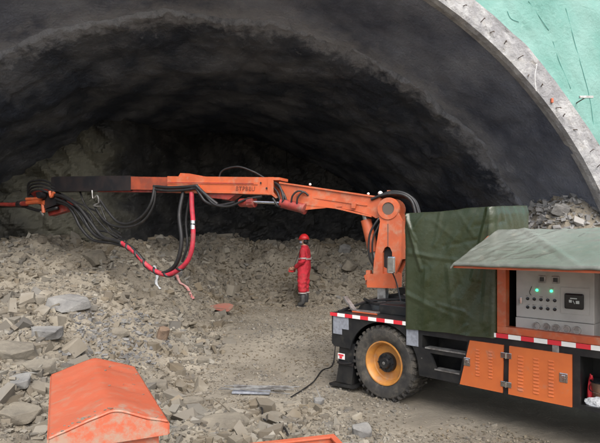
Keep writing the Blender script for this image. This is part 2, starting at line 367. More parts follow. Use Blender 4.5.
# single large slabs
def rock(name, px, py, d, size, h, az, tilt, seed, m, label):
    x, y = px, py; r = random.Random(seed); bm = bmesh.new()
    for _ in range(26):
        a = r.uniform(0, 2 * math.pi); q = r.uniform(.7, 1)
        bm.verts.new((math.cos(a) * q * size / 2, math.sin(a) * q * d / 2, r.choice((-1, 1)) * h * r.uniform(.3, .5)))
    bmesh.ops.convex_hull(bm, input=bm.verts); bmesh.ops.delete(bm, geom=[v for v in bm.verts if not v.link_faces], context='VERTS')
    bmesh.ops.bevel(bm, geom=list(bm.edges), offset=.008, segments=1, affect='EDGES')
    bmesh.ops.triangulate(bm, faces=bm.faces)
    bmesh.ops.subdivide_edges(bm, edges=bm.edges, cuts=2, use_grid_fill=True)
    for v in bm.verts:
        n = noise.noise_vector(v.co * 9 + Vector((seed, 0, 0))); v.co += n * .012 + noise.noise_vector(v.co * 3) * .02
    mtx = Matrix.Rotation(R(az), 4, 'Z') @ Matrix.Rotation(R(tilt), 4, 'X')
    o = MB().bm(bm, mtx).build(name, m); o.location = (x, y, ground_h(x, y) + h * .28)
    return tag(o, label, 'rock', 'large slabs lying on the rubble')

# pixel (600 px wide photo) to a point on the terrain, marching the ray
def hit(px, py):
    y = 2.5
    while y < 20:
        x = (px - 300) / 520 * y; z = 1.93 - (py - 242) / 520 * y
        if z < ground_h(x, y): break
        y += .02
    return x, y
for px_, py_, d, size, h, az, ti, mm, lab in [
    (14, 362, .5, .75, .26, 10, 8, 'rock', 'big brown layered boulder at the left edge of the photo'),
    (68, 308, .5, .75, .16, 20, 14, 'rock_grey', 'pale grey slab high on the heap above the orange hood'),
    (47, 336, .35, .5, .16, -10, 8, 'rock_grey', 'blue grey rock left of the dark stones, above the orange hood'),
    (40, 372, .25, .45, .12, 10, 12, 'rock', 'tan slab just left of the orange hood back corner'),
    (163, 339, .20, .26, .24, 60, 20, 'rock_brown', 'small upright reddish brown stone on the heap'),
    (190, 405, .22, .40, .09, 10, 8, 'rock', 'flat tan slab right of the orange hood'),
    (157, 388, .22, .42, .11, -20, 12, 'rock', 'tan slab touching the hood right edge'),
    (225, 424, .30, .62, .10, 15, 8, 'rock', 'wide flat slab in the foreground left of the orange edge'),
    (272, 421, .2, .30, .08, 40, 6, 'rock', 'tan slab in the foreground above the orange edge'),
    (362, 436, .2, .24, .12, 20, 15, 'rock_grey', 'light blocky stone in the foreground right of the orange edge'),
    (318, 404, .12, .17, .08, 30, 10, 'rock_grey', 'pale grey stone beside the black cable on the path'),
    (20, 418, .28, .42, .12, 30, 14, 'rock', 'thick tan slab at the lower left corner of the photo'),
    (120, 335, .2, .36, .10, -15, 20, 'rock', 'tan slab in the middle of the left heap'),
    (95, 262, .4, .85, .26, -35, 28, 'rock', 'dark undercut slab on the crest under the hanging hoses'),
    (350, 270, .4, .75, .3, 70, 30, 'rock', 'leaning tan slab on the heap behind the boom column'),
    (345, 253, .3, .45, .25, 20, 30, 'rock_grey', 'grey block near the top of the heap right of the worker'),
    (205, 362, .2, .32, .08, 20, 12, 'rock', 'tan slab at the foot of the left heap'),
    (172, 276, .25, .5, .16, 10, 30, 'rock_grey', 'pale slab under the bend of the red hose'),
    (560, 214, .3, .42, .2, 30, 25, 'rock_grey', 'largest grey rock on the daylit heap behind the canopy'),
    (20, 385, .22, .34, .1, -30, 18, 'rock_grey', 'grey slab below the big boulder at the left edge')]:
    x, y = hit(px_, py_)
    rock('rock_slab', x, y, d, size, h, az, ti, int(px_ * 7 + py_), mm, lab)

# ------------------------------------------------------------------ tunnel
def ring(y):
    t = (y - 8.0) / 2.4
    return 0.264 + .316 * t, -1.0 - .64 * min(t, 1.6), 7.92 + .07 * t         # centre x, centre z, radius
NA = 260
def arc_pt(y, a, dr=0.0):
    cx, cz, r = ring(y); r += dr
    return (cx + r * math.cos(a), y, cz + r * math.sin(a))
# smooth lining from portal to the ragged inner edge
ny = 46; V = []; A0, A1 = R(-8), R(188)
for i in range(NA * 2):
    a = A0 + (A1 - A0) * i / (NA * 2 - 1)
    yend = 10.6 + 0 * .16 * fb((a * 7.92, 0, 5), .9, 5) + .05 * fb((a * 7.92, 3, 5), 4, 4)
    for j in range(ny):
        y = 8.12 + (yend - 8.12) * j / (ny - 1)
        p = Vector(arc_pt(y, a))
        d = .05 * fb(p, .5, 4) + .018 * fb(p, 3, 4)
        if j > ny - 4: d += .05 * fb(p, 5, 3)
        p = arc_pt(y, a, d); V.append(T2W(*p))
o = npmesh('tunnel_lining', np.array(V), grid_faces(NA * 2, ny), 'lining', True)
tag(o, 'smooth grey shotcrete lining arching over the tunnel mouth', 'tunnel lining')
# sprayed rock vault beyond, standing a little inside the lining so its broken lip shows
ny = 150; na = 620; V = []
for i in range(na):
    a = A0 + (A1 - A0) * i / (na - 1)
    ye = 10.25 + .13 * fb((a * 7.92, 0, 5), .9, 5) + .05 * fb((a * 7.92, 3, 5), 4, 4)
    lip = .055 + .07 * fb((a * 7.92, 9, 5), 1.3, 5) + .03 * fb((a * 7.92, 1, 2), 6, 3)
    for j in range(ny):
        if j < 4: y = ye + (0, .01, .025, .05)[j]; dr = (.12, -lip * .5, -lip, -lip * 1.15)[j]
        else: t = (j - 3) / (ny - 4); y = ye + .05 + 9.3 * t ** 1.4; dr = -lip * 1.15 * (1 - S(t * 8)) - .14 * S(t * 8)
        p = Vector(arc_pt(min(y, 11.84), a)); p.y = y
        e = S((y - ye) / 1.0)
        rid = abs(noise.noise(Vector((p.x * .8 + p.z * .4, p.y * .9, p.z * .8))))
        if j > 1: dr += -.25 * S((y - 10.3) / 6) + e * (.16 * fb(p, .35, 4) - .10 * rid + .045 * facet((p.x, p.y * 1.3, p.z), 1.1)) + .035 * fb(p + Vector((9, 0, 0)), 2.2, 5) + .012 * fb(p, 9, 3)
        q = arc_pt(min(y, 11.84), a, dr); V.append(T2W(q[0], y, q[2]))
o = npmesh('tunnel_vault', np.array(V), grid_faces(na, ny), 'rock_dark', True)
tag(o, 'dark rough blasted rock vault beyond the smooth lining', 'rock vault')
# face
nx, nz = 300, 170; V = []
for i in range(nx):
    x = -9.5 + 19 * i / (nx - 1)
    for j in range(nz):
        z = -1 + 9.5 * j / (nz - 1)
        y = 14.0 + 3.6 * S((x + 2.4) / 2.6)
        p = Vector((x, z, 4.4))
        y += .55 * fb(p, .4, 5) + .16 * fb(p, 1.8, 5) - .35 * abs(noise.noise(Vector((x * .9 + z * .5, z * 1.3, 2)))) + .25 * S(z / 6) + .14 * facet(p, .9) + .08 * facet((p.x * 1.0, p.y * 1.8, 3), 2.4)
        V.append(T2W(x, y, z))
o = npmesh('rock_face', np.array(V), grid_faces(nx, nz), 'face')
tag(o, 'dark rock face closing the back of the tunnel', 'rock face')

# concrete collar
seg = 300; prof = []
mb = MB(); vs = []; fs = []
def coll(a, dr, y): 
    cx, cz, r = ring(8.0); r += dr; return T2W(cx + r * math.cos(a), y + .27, cz + r * math.sin(a))
ncol = 9
for i in range(seg):
    a = A0 + (A1 - A0) * i / (seg - 1); th = .40 + .05 * fb((a * 8, 0, 0), .8, 3)
    row = [(-.03, 7.90), (-.03, 7.80), (0, 7.72)] + [(th * k / 5, 7.71) for k in range(1, 6)] + [(th + .02, 8.1)]
    for dr, y in row:
        n = .014 * fb((a * 8, dr * 3, y), 3.5, 4); vs.append(coll(a, dr + n, y + n * 1.5))
for i in range(seg - 1):
    for k in range(ncol - 1):
        q = i * ncol + k; fs.append((q, q + 1, q + ncol + 1, q + ncol))
col = mb.add(vs, fs).build('portal_collar', 'collar'); tag(col, 'pale concrete collar ring around the tunnel mouth', 'portal collar')
for i in range(74):
    a = R(4) + R(172) * i / 73 + random.uniform(-.012, .012); p = Vector(coll(a, .12 + random.uniform(-.04, .06), 7.71)); 
    q = p + Vector(T2W(random.uniform(-.04, .04), random.uniform(-.10, -.02), random.uniform(-.03, .05)))
    MB().tube([p + (p - q) * .3, q], .008, 6, False).tube([q, q + Vector((random.uniform(-.02, .02), 0, -random.uniform(.01, .04)))], .009, 6, False).build('bolt', 'bolt', col)
# orange marker and hanging cord on the collar
a = R(42.4); p = Vector(coll(a, .10, 7.69)); MB().box(p - Vector((.02, .02, .05)), p + Vector((.02, .02, .03)), .008).build('marker_tab', 'orange', col)
p = Vector(coll(R(47), .25, 7.66)); q = Vector(coll(R(46.2), .10, 7.64))
o = MB().tube([p, p.lerp(q, .5) + Vector((0.03, 0, .1)), q, q + Vector((.02, 0, -.26))], .0045, 5).build('white_cord', 'white'); tag(o, 'thin white cord hanging over the concrete collar', 'cord')
for aa in (29, 23.5, 18.5):
    p = Vector(coll(R(aa), .2, 7.68)); q = p + Vector((.05, -.02, -.3))
    MB().tube([p, q], .02, 5, False, r1=.006).build('cement_drip', 'collar', col)

# green net over the slope
na, nr = 260, 120; V = []
def net_pt(a, rr):
    cx, cz, r = ring(8.0); r += .36 + rr
    x = cx + r * math.cos(a); z = cz + r * math.sin(a)
    y = 8.10 + .10 * rr + .10 * fb((x, z, 1), .5, 4) + .035 * abs(fb((x * 1.5 + z, (z - x) * .25, 2), 1.5, 3)) + .03 * abs(noise.noise(Vector((x * 4 + z * 1.6, z * .5, 8)))) + .05 * abs(noise.noise(Vector((x * 1.3 - z * .9, z * .4, 3))))
    return x, y, z
for i in range(na):
    a = A0 + (A1 - A0) * i / (na - 1)
    for j in range(nr):
        V.append(T2W(*net_pt(a, 9 * (j / (nr - 1)) ** 1.5)))
net = npmesh('slope_net', np.array(V), grid_faces(na, nr), 'net', True); tag(net, 'turquoise green netting stretched over the slope round the tunnel', 'netting')
for P_ in ([(28, .5), (30, 1.2), (33.5, 2.1), (38, 3.2)], [(20, .4), (24, .8), (27.5, 1.6), (29, 2.6)], [(48.1, 1.39), (44.4, 1.0), (38.8, .55), (33.7, .1)], [(46.8, .7), (44.7, .52), (41.4, .33)], [(53.3, .44), (52.5, .37), (51.5, .42)], [(52, .87), (48, .8)]):
    pp = []
    for aa, rr in P_:
        x, y, z = net_pt(R(aa), rr); pp.append(T2W(x, y - .008, z))
    MB().tube(pp, .005, 5).build('seam', 'net_seam', net)  # net creases laid on as thin cords, crease shade put into their green
x, y, z = net_pt(R(40.2), .17); b0 = Vector(T2W(x, y, z))
br = empty('steel_bracket', b0); tag(br, 'small steel angle bracket sticking out of the green net beside the collar', 'bracket')
MB().box((-.02, -.30, -.02), (.22, -.27, .02), .004).build('crossbar', 'steel', br)
MB().tube([(.1, .05, -.02), (.1, -.29, 0)], .012, 6, False).build('anchor_bar', 'bolt', br)
# hillside behind
na, nr = 120, 30; V = []
for i in range(na):
    a = R(-3) + R(186) * i / (na - 1)
    for j in range(nr):
        t = j / (nr - 1); cx, cz, r = ring(8.0); r += 8.6 + 60 * t ** 1.5
        x = cx + r * math.cos(a); z = cz + r * math.sin(a) * (1 - .55 * t); y = 9.0 + 45 * t ** 1.2 + 2 * t * fb((x, z, 0), .1)
        V.append(T2W(x, y, z))
o = npmesh('hillside', np.array(V), grid_faces(na, nr), 'hill', True); tag(o, kind='structure')

# ------------------------------------------------------------------ truck (local frame: x along the side towards the cab, y into the truck, z up)
RZ = math.atan2(UY, UX)
truck = empty('shotcrete_truck', (PX, PY, 0), RZ); tag(truck, 'black and orange concrete spraying truck with long boom parked at the tunnel mouth', 'truck')
def wl(x, y, z): s, w = LOC(x, y); return (s, w, z)
# side skin with wheel arch and step recesses
arch = [(.50 * math.cos(a) * 1.02, .45 + .50 * math.sin(a)) for a in np.linspace(math.pi * .94, 0.0, 26)]
side = [(-.81, .965), (-.81, .60), (-.77, .56), (-.52, .56)] + arch + [(.52, .40), (3.05, .40), (3.05, .965)]
rec = [[(.56, .73), (1.09, .73), (1.11, .87), (.56, .87)], [(.74, .51), (1.02, .51), (1.05, .68), (.66, .68)], [(2.21, .44), (2.95, .44), (2.95, .885), (2.21, .885)]]
MB().prism(side, 0, .03, rec).build('side_panel', 'black', truck)
mb = MB()
mb.box((-.81, 1.75, .56), (3.05, 1.78, .965)).box((-.80, .03, .56), (-.77, 1.75, .965))
mb.build('side_panel', 'black', truck)
# chassis: step boxes, compartment linings, rails
mb = MB()
mb.box((.54, .36, .42), (2.17, .40, .955)).box((.54, .03, .40), (.56, .36, .955)).box((2.17, .03, .40), (2.19, .5, .955)).box((2.19, .46, .40), (3.0, .50, .955)).box((.56, .03, .40), (3.0, .46, .43))
mb.box((-.75, .55, .55), (5.4, .65, .75)).box((-.75, 1.15, .55), (5.4, 1.25, .75)).tube([(0, .1, .45), (0, 1.7, .45)], .07, 10, False).tube([(3.7, .1, .45), (3.7, 1.7, .45)], .07, 10, False)
mb.box((.8, .6, .33), (2.6, 1.5, .55), .02)
mb.build('chassis', 'black', truck)
MB().prism([(.60, .726), (1.09, .726), (1.09, .742), (.60, .742)], -.012, .10).prism([(.72, .502), (1.02, .502), (1.02, .516), (.72, .516)], -.012, .10).build('step', 'steel', truck)
MB().box((-.82, -.01, .965), (5.4, 1.79, 1.0), .004).build('deck', 'black', truck)
# reflective strip
W_ = .0; x = -.82; k = 0
while x < 3.4:
    L_ = .125; MB().box((x, -.022, .958), (min(x + L_, 3.4), -.012, 1.002)).build('reflector', 'red' if k % 2 == 0 else 'white', truck); x += L_; k += 1
for a, b in (((-.78, .80), (-.52, .955)), ((-.78, .725), (-.63, .80)), ((.35, .73), (.51, .925))):
    MB().box((a[0], -.008, a[1]), (b[0], -.002, b[1]), .002).build('data_plate', 'grey_plate', truck)
MB().box((1.97, -.012, .885), (2.03, -.004, .955), .002).build('data_plate', 'steel', truck)
# hinged louvre doors
def door(poly, lou, latch):
    # outer face with rounded edge
    d = MB().prism(poly, -.022, -.003).build('door', 'door_orange', truck)
    for (x0, x1, z1, n) in lou:
        mb = MB()
        for k in range(n):
            z = z1 - k * .033 + .0; 
            mb.add([(x0, -.022, z + .010), (x1, -.022, z + .010), (x1 - .004, -.031, z - .004), (x0 + .004, -.031, z - .004), (x0, -.022, z - .007), (x1, -.022, z - .007)], [(0, 1, 2, 3), (3, 2, 5, 4), (0, 3, 4), (1, 5, 2)])
        mb.build('louvre', 'door_orange', d)
    x, z = latch
    MB().box((x - .036, -.028, z - .044), (x + .036, -.021, z + .044), .006).box((x - .016, -.036, z - .03), (x + .016, -.026, z + .026), .004).tube([(x - .02, -.034, z + .012), (x + .02, -.036, z - .016)], .006, 6, False).build('latch', 'chrome', d)
door([(1.145, .89), (1.505, .89), (1.495, .405), (1.03, .405)], [(1.21, 1.255, .80, 9), (1.35, 1.395, .80, 9)], (1.115, .66))
door([(1.565, .89), (2.145, .89), (2.145, .405), (1.555, .405)], [(1.65, 1.705, .80, 11), (1.80, 1.855, .80, 11), (1.94, 1.99, .80, 11)], (2.075, .665))
for z in (.79, .50): MB().box((1.48, -.030, z - .028), (1.59, -.023, z + .028), .004).tube([(1.535, -.032, z - .03), (1.535, -.032, z + .03)], .008, 8, False).build('hinge', 'chrome', truck)
# small tags seen on the skirt
MB().box((.545, -.006, .60), (.56, -.001, .61)).build('data_plate', 'steel', truck)
# wheels
def wheel(x, w, flip=1):
    o = empty('wheel', (x, w, .45)); o.parent = truck; f = flip
    ty = [(.27, .0), (.30, -.02), (.36, -.035), (.41, -.03), (.437, -.005), (.447, .03), (.447, .24), (.437, .275), (.41, .30), (.36, .305), (.27, .28)]
    t = MB().lathe([(r, y * f) for r, y in ty], 64)
    for k in range(34):
        a = 2 * math.pi * k / 34
        for (y0, y1, da) in ((-.012, .10, 0), (.165, .285, .09)):
            m_ = Matrix.Rotation(a + da, 4, 'Y') @ Matrix.Rotation(.22 * (1 if y0 < 0 else -1), 4, 'X')
            t.box((-.019, min(y0 * f, y1 * f), .438), (.019, max(y0 * f, y1 * f), .462), 0, Matrix.Rotation(a + da, 4, 'Y'))
        t.box((-.012, min(-.026 * f, 0), .405), (.012, max(-.026 * f, 0) + .0, .45), 0, Matrix.Rotation(a, 4, 'Y'))
    # sidewall ribs
    t.build('tyre', 'tyre', o, True, 35)
    MB().lathe([(.272, .0 * f), (.268, -.012 * f), (.255, -.012 * f), (.245, .005 * f), (.232, .02 * f), (.215, .09 * f), (.20, .10 * f), (.0, .10 * f)], 48).build('rim', 'rim', o, True, 30)
    hb = MB().lathe([(.0, -.0 * f), (.06, -.0 * f), (.07, .02 * f), (.075, .04 * f), (.115, .045 * f), (.12, .06 * f), (.12, .101 * f)], 32)
    for k in range(8):
        a = 2 * math.pi * k / 8; c = Vector((.097 * math.cos(a), 0, .097 * math.sin(a)))
        hb.tube([c + Vector((0, .05 * f, 0)), c + Vector((0, .018 * f, 0))], .012, 6, False)
    hb.build('hub', 'black', o, True, 30)
    MB().lathe([(0, -.004 * f), (.02, -.004 * f), (.02, .004 * f)], 12).build('hub_cap', 'steel', o)
    return o
wheel(0, .035); wheel(0, 1.75, -1); wheel(3.7, .035); wheel(3.7, 1.75, -1)
# cab beyond the frame on the right (needed only from the side)
mb = MB(); mb.prism([(4.35, .45), (5.75, .45), (5.75, 1.3), (5.5, 2.3), (4.35, 2.3)], .05, 1.74); mb.build('cab', 'door_orange', truck)
MB().prism([(4.6, 1.35), (5.55, 1.35), (5.4, 2.1), (4.6, 2.1)], .035, .045).build('cab_window', 'screen', truck)
# outriggers
for w0 in (.03, 1.52):
    o = MB().prism([(-.70, .62), (-.44, .62), (-.47, .30), (-.50, .09), (-.76, .09), (-.72, .30)], w0, w0 + .2).build('outrigger', 'black', truck)
    MB().prism([(-.84, .035), (-.43, .06), (-.43, .09), (-.84, .065)], w0 - .05, w0 + .27).build('foot_plate', 'black', o)
    MB().box((-.73, w0 - .012, .33), (-.46, w0, .37), .003).build('collar_band', 'boom_black', o)
    if w0 < 1:
        MB().box((-.715, w0 - .02, .40), (-.60, w0 - .013, .475), .002).build('warning_label', 'white', o)
        MB().box((-.70, w0 - .026, .445), (-.615, w0 - .021, .465), .001).box((-.68, w0 - .026, .41), (-.64, w0 - .021, .44), .001).build('warning_mark', 'red', o)
        MB().tube([(-.73, w0 - .02, .37), (-.62, w0 - .05, .355), (-.47, w0 - .02, .38)], .008, 6).build('safety_chain', 'rubber', o)
# deck gear round the column
mb = MB()
mb.tube([(-.78, .1, 1.0), (-.70, .6, 1.10), (-.68, .95, 1.13)], .02, 6).tube([(-.70, .6, 1.11), (-.2, .9, 1.16)], .018, 6, False).box((-.74, 1.0, 1.0), (-.25, 1.5, 1.16), .01).box((-.3, .35, 1.0), (.2, .75, 1.12), .01)
mb.tube([(-.75, .62, 1.13), (-.45, .5, 1.10), (-.15, .62, 1.13), (.1, .8, 1.02)], .022, 6).box((-.62, 1.25, 1.16), (-.3, 1.45, 1.26), .01).prism([(-.8, 1.0), (-.55, 1.0), (-.60, 1.08), (-.74, 1.08)], .55, .95)
mb.build('deck_gear', 'black', truck)
MB().prism([(-.78, 1.19), (-.76, 1.20), (-.60, 1.035), (-.22, 1.035), (-.22, 1.02), (-.615, 1.02)], .18, .26).build('lock_bar', 'steel', truck)
MB().box((-.60, .165, 1.006), (-.20, .178, 1.022)).build('lock_bar_edge', 'orange', truck)
MB().tube([(-.35, 1.0, 1.19), (.05, .75, 1.19)], .013, 6, False).build('grab_rail', 'steel', truck)

# boom plane: t along the boom heading, z up, lateral + is towards the camera
AX, AY, HX, HY_ = 1.28, 7.35, -.887, .463
def B(t, z, l=0.0): return wl(AX + HX * t - HY_ * l, AY + HY_ * t + HX * l, z)      # (-.463,-.887) faces the camera
bmat = Matrix.Identity(4)
p0 = Vector(B(0, 0)); ex = Vector(B(1, 0)) - p0; ey = Vector(B(0, 0, 1)) - p0
bmat = Matrix(((ex.x, ey.x, 0, p0.x), (ex.y, ey.y, 0, p0.y), (0, 0, 1, 0), (0, 0, 0, 1)))
def TB(px, py):
    r = (px - 300) / 520; t = (AX - AY * r) / (-HX + HY_ * r); return t, 1.93 - (py - 242) / 520 * (AY + HY_ * t)
def circ(cx, cz, r, n=20, a0=0, a1=2 * math.pi): return [(cx + r * math.cos(a0 + (a1 - a0) * k / n), cz + r * math.sin(a0 + (a1 - a0) * k / n)) for k in range(n)]
def P_(*pp): return [TB(*p) for p in pp]
c0 = TB(391.8, 209.3)
top = [(c0[0] + .155 * math.cos(a), c0[1] + .155 * math.sin(a)) for a in np.linspace(math.radians(205), math.radians(-20), 14)]
colp = top + P_((383.7, 222), (377.5, 262), (377, 273.5), (370.8, 273.5), (370.8, 286.5), (398.3, 287.5), (398.8, 273.5), (404.6, 259), (405.2, 221))
slot = P_((386.3, 273), (386.3, 252), (388.5, 247.5), (391, 246.3), (393.5, 247.5), (395.6, 252), (395.6, 273))
colm = MB().prism(colp, .10, .16, [slot], bmat).prism(colp, -.16, -.10, [slot], bmat)
colm.prism(P_((377.5, 262), (377, 273.5), (370.8, 273.5), (370.8, 286.5), (398.3, 287.5), (398.8, 273.5)), -.10, .10, [], bmat)
MB().prism(P_((385.8, 274), (385.8, 247), (396, 247), (396, 274)), -.09, .095, [], bmat).build('slot_interior', 'dark', truck)
colm.prism(P_((384.5, 222), (378.4, 262), (380.6, 262), (386.7, 222)), -.10, .10, [], bmat)
colm.prism(P_((404.6, 259), (405.2, 221), (403.0, 221), (402.6, 259)), -.10, .10, [], bmat)
colm = colm.build('boom_column', 'orange', truck)
MB().prism(circ(c0[0], c0[1], .150, 28), .16, .175, [circ(c0[0], c0[1], .088, 20)], bmat).build('bearing_ring', 'orange', colm)
MB().prism(circ(c0[0], c0[1], .085, 20), .150, .163, [], bmat).build('pivot_pin', 'bolt', colm)
MB().prism(P_((391.2, 224), (391.2, 246), (391.9, 246), (391.9, 224)), .160, .164, [], bmat).build('weld_seam', 'bolt', colm)
MB().prism(P_((379, 286), (379, 306), (387, 306), (387, 286)), -.07, .07, [], bmat).build('slewing_post', 'steel', colm)
q = Vector(B(*TB(397.6, 264), .30))
mr = MB().box(q - Vector((.062, .014, .115)), q + Vector((.062, .014, .115)), .02).build('side_mirror', 'chrome', truck)
MB().tube([q + Vector((0, .012, -.08)), q + Vector((.02, .10, -.25)), q + Vector((.1, .1, -.55))], .010, 6).build('mirror_arm', 'black', mr)
# lift cylinder
def bt(px, py, l): return Vector(B(*TB(px, py), l))
cy = MB().tube([bt(366, 220, .0), bt(373.5, 252, .0)], .078, 14, False).build('lift_cylinder', 'orange', truck, True, 40)
MB().tube([bt(373.5, 252, 0), bt(376, 268, 0)], .045, 10, False).tube([bt(363.6, 211, 0), bt(366, 220, 0)], .04, 10, False).build('cylinder_rod', 'steel', cy)
MB().prism(P_((368.5, 270), (372.5, 270), (373.5, 284), (368, 284)), .02, .10, [], bmat).prism(P_((367.6, 275), (371, 273), (373, 278), (369, 280)), .10, .15, [], bmat).build('valve_block', 'orange', cy)
# lower boom
lb = P_((283, 184), (382, 198.5), (384, 205), (384, 217), (378, 218.5), (374, 216), (356, 211), (338, 207.5), (300, 203), (283, 200))
lo = MB().prism(lb, -.10, .10, [], bmat).build('lower_boom', 'orange', truck)
MB().prism(P_((283, 182.6), (381, 197), (381, 198.6), (283, 184.2)), -.125, .125, [], bmat).prism(P_((300, 203), (338, 207.3), (374, 216), (374, 217.6), (338, 209), (300, 204.6)), -.12, .12, [], bmat).build('boom_flange', 'orange', lo)
MB().prism(P_((308, 195), (368, 204), (370, 206), (368, 206.2), (308, 197.4)), .10, .112, [], bmat).prism(P_((355, 203.5), (359.5, 204), (358.5, 209), (355, 208.4)), .112, .14, [], bmat).build('boom_rail', 'orange', lo)
MB().prism(P_((300, 194), (345, 207), (322, 209), (303, 211)), .10, .115, [], bmat).build('boom_bracket', 'orange', lo)
for px_, py_ in ((311, 184.6), (369, 194), (381, 193.5)):
    q = bt(px_, py_, .03); r_ = .02 if px_ < 380 else .034
    MB().lathe([(0.001, -r_), (r_ * .8, -r_ * .6), (r_, 0), (r_ * .8, r_ * .6), (0, r_)], 12, Matrix.Translation(q)).build('work_lamp', 'white', lo, True)
tl = MB().tube([bt(307, 209, .12), bt(285, 203.5, .12)], .075, 12, False).tube([bt(307, 209, .12), bt(309, 209.5, .12)], .085, 12, False).build('tilt_cylinder', 'dull_red', lo, True, 40)
MB().tube([bt(285, 203.5, .12), bt(258, 202.5, .12)], .022, 8, False).build('cylinder_rod', 'chrome', tl)
# telescopic boom
hw = .12
ub = MB().prism(P_((172, 177), (283.5, 178.2), (277, 179.5), (277, 195), (172, 192.5)), -hw, hw, [], bmat)
ub = ub.build('telescopic_boom', 'orange', truck)
MB().prism(P_((277, 178.4), (284, 178.4), (284, 181), (277, 181)), -hw - .01, hw + .01, [], bmat).prism(P_((277, 192.5), (282, 198), (280, 199), (275, 195)), hw - .02, hw + .01, [], bmat).prism(P_((272, 178), (277.5, 178), (277.5, 195.2), (272, 195.2)), hw, hw + .012, [], bmat).prism(P_((172, 182.4), (262, 183.4), (262, 185.4), (172, 184.4)), hw, hw + .010, [], bmat).prism(P_((172, 190.6), (272, 193), (272, 195), (172, 192.6)), hw, hw + .016, [], bmat).build('boom_flange', 'orange', ub)
MB().prism(P_((172, 182.8), (258, 184), (258, 184.8), (172, 183.6)), hw + .010, hw + .013, [], bmat).build('boom_groove', 'dull_red', ub)
for px_, py_ in ((265.2, 183.8), (271, 189)): 
    t, z = TB(px_, py_); MB().prism(circ(t, z, .016, 10), hw + .013, hw + .018, [], bmat).build('port_hole', 'dark', ub)
MB().prism(P_((181, 177), (183, 173.5), (192, 174), (205, 176.5), (205, 177.5)), -.05, .07, [], bmat).build('winch_bracket', 'orange', ub)
MB().prism(P_((135, 177.2), (172, 177.8), (172, 190.5), (135, 190.0)), -.10, .10, [], bmat).build('boom_extension', 'dark_orange', ub)
MB().prism(P_((56, 178), (60, 177.2), (135, 176.3), (135, 191), (60, 192), (56, 190)), -.115, .115, [], bmat).build('boom_sleeve', 'boom_black', ub)
MB().prism(P_((100, 189.8), (172, 190.0), (172, 192.6), (100, 192)), -.06, .06, [], bmat).build('cable_track', 'dull_red', ub)
mb = MB().tube([bt(252, 203, .1), bt(258, 202.5, .1)], .085, 12, False).tube([bt(243, 203, .06), bt(252, 203, .1)], .07, 12, False).prism(P_((222, 195), (236, 195), (233, 201), (224, 200)), -.05, .05, [], bmat)
mb.build('rod_clevis', 'dull_red', ub)
MB().prism(P_((206, 193.4), (240, 194.6), (232, 200), (212, 198)), -.08, .10, [], bmat).build('boom_bracket', 'dull_red', ub)
for px_ in (160, 203): MB().prism(P_((px_, 185.5), (px_ + 2.4, 185.5), (px_ + 2.4, 191.5), (px_, 191.5)), hw, hw + .05, [], bmat).build('hose_clamp', 'orange', ub)
# lettering on the boom
cu = bpy.data.curves.new('lettering', 'FONT'); cu.body = 'BTPBEU'; cu.size = .125; cu.extrude = .003; cu.offset = 0.0; cu.space_character = 1.15
tmp = bpy.data.objects.new('tmp', cu); C.objects.link(tmp); bpy.context.view_layer.update()
me = bpy.data.meshes.new_from_object(tmp.evaluated_get(bpy.context.evaluated_depsgraph_get())); bpy.data.objects.remove(tmp)
o = bpy.data.objects.new('lettering', me); C.objects.link(o); me.materials.clear(); me.materials.append(M['glyph_dark']); o.parent = ub
xs = [v.co.x for v in me.vertices]; wd = max(xs)
tL, zL = TB(240, 191); tR, _ = TB(259, 191); sc = abs(tL - tR) / wd
O = Vector(B(tL, zL, hw + .006)); e1 = (Vector(B(tR, TB(259, 191.4)[1], hw + .006)) - O).normalized(); n_ = -(Vector(B(0, 0, 1)) - Vector(B(0, 0, 0))).normalized(); e2 = (-n_).cross(e1).normalized()
if e2.z < 0: e2 = -e2
for v in me.vertices: v.co = O + e1 * v.co.x * sc + e2 * v.co.y * sc * 1.0 + (-n_) * v.co.z

# nozzle head at the boom tip
nz = MB().prism(P_((40, 193), (54, 191), (62, 194), (60, 205), (50, 209), (42, 204)), -.06, .10, [], bmat).build('nozzle_head', 'boom_black', truck)
MB().tube([bt(30, 203, .06), bt(40, 202, .08), bt(49, 203, .1)], .05, 8).tube([bt(31, 199.5, .1), bt(47, 199, .1)], .035, 8, False).tube([bt(47, 203, .1), bt(48, 213, .1)], .035, 8, False).build('nozzle_joint', 'orange', nz)
MB().tube([bt(56, 192, .14), bt(57.5, 197, .14), bt(60, 193, .14)], .035, 6).build('nozzle_hook', 'orange', nz)
MB().tube([bt(30, 203.5, .06), bt(16, 205, .1), bt(-12, 204, .1)], .055, 10, False, r1=.035).build('nozzle_tip', 'dull_red', nz, True, 40)
MB().tube([bt(22, 204.5, .08), bt(25, 204.4, .08)], .075, 12, False).build('nozzle_clamp', 'boom_black', nz)
MB().tube([bt(60, 208, .05), bt(44, 211, .05), bt(30, 208, .02), bt(20, 206, .0), bt(-12, 206.5, .0)], .035, 8).build('nozzle_hose', 'rubber', nz, True)
MB().prism(P_((28, 193), (44, 189), (46, 198), (30, 200)), -.15, .0, [], bmat).prism(P_((44, 203), (66, 198), (68, 210), (48, 216)), -.16, -.02, [], bmat).build('drive_housing', 'dull_red', nz)
MB().tube([bt(50, 196, .14), bt(50, 196, .26)], .07, 12, False).build('swivel_motor', 'boom_black', nz, True, 40)
MB().tube([bt(46, 212, .12), bt(49, 216, .12)], .02, 6, False).build('shackle', 'steel', nz)
MB().tube([bt(98, 191, .14), bt(99, 199, .14), bt(103, 196, .14), bt(104.5, 203, .14), bt(99.5, 206, .14), bt(106, 207, .14)], .013, 6).build('chain_hook', 'steel', ub)
for k in range(4):
    MB().tube([bt(60, 186 + k * 3, .1), bt(48, 181 + k * 3.2, .12 + .03 * k), bt(36, 183 + k * 3.5, .14), bt(33, 192 + k * 2, .1), bt(40, 201, .08)], .022, 6).build('hose', 'rubber', truck)
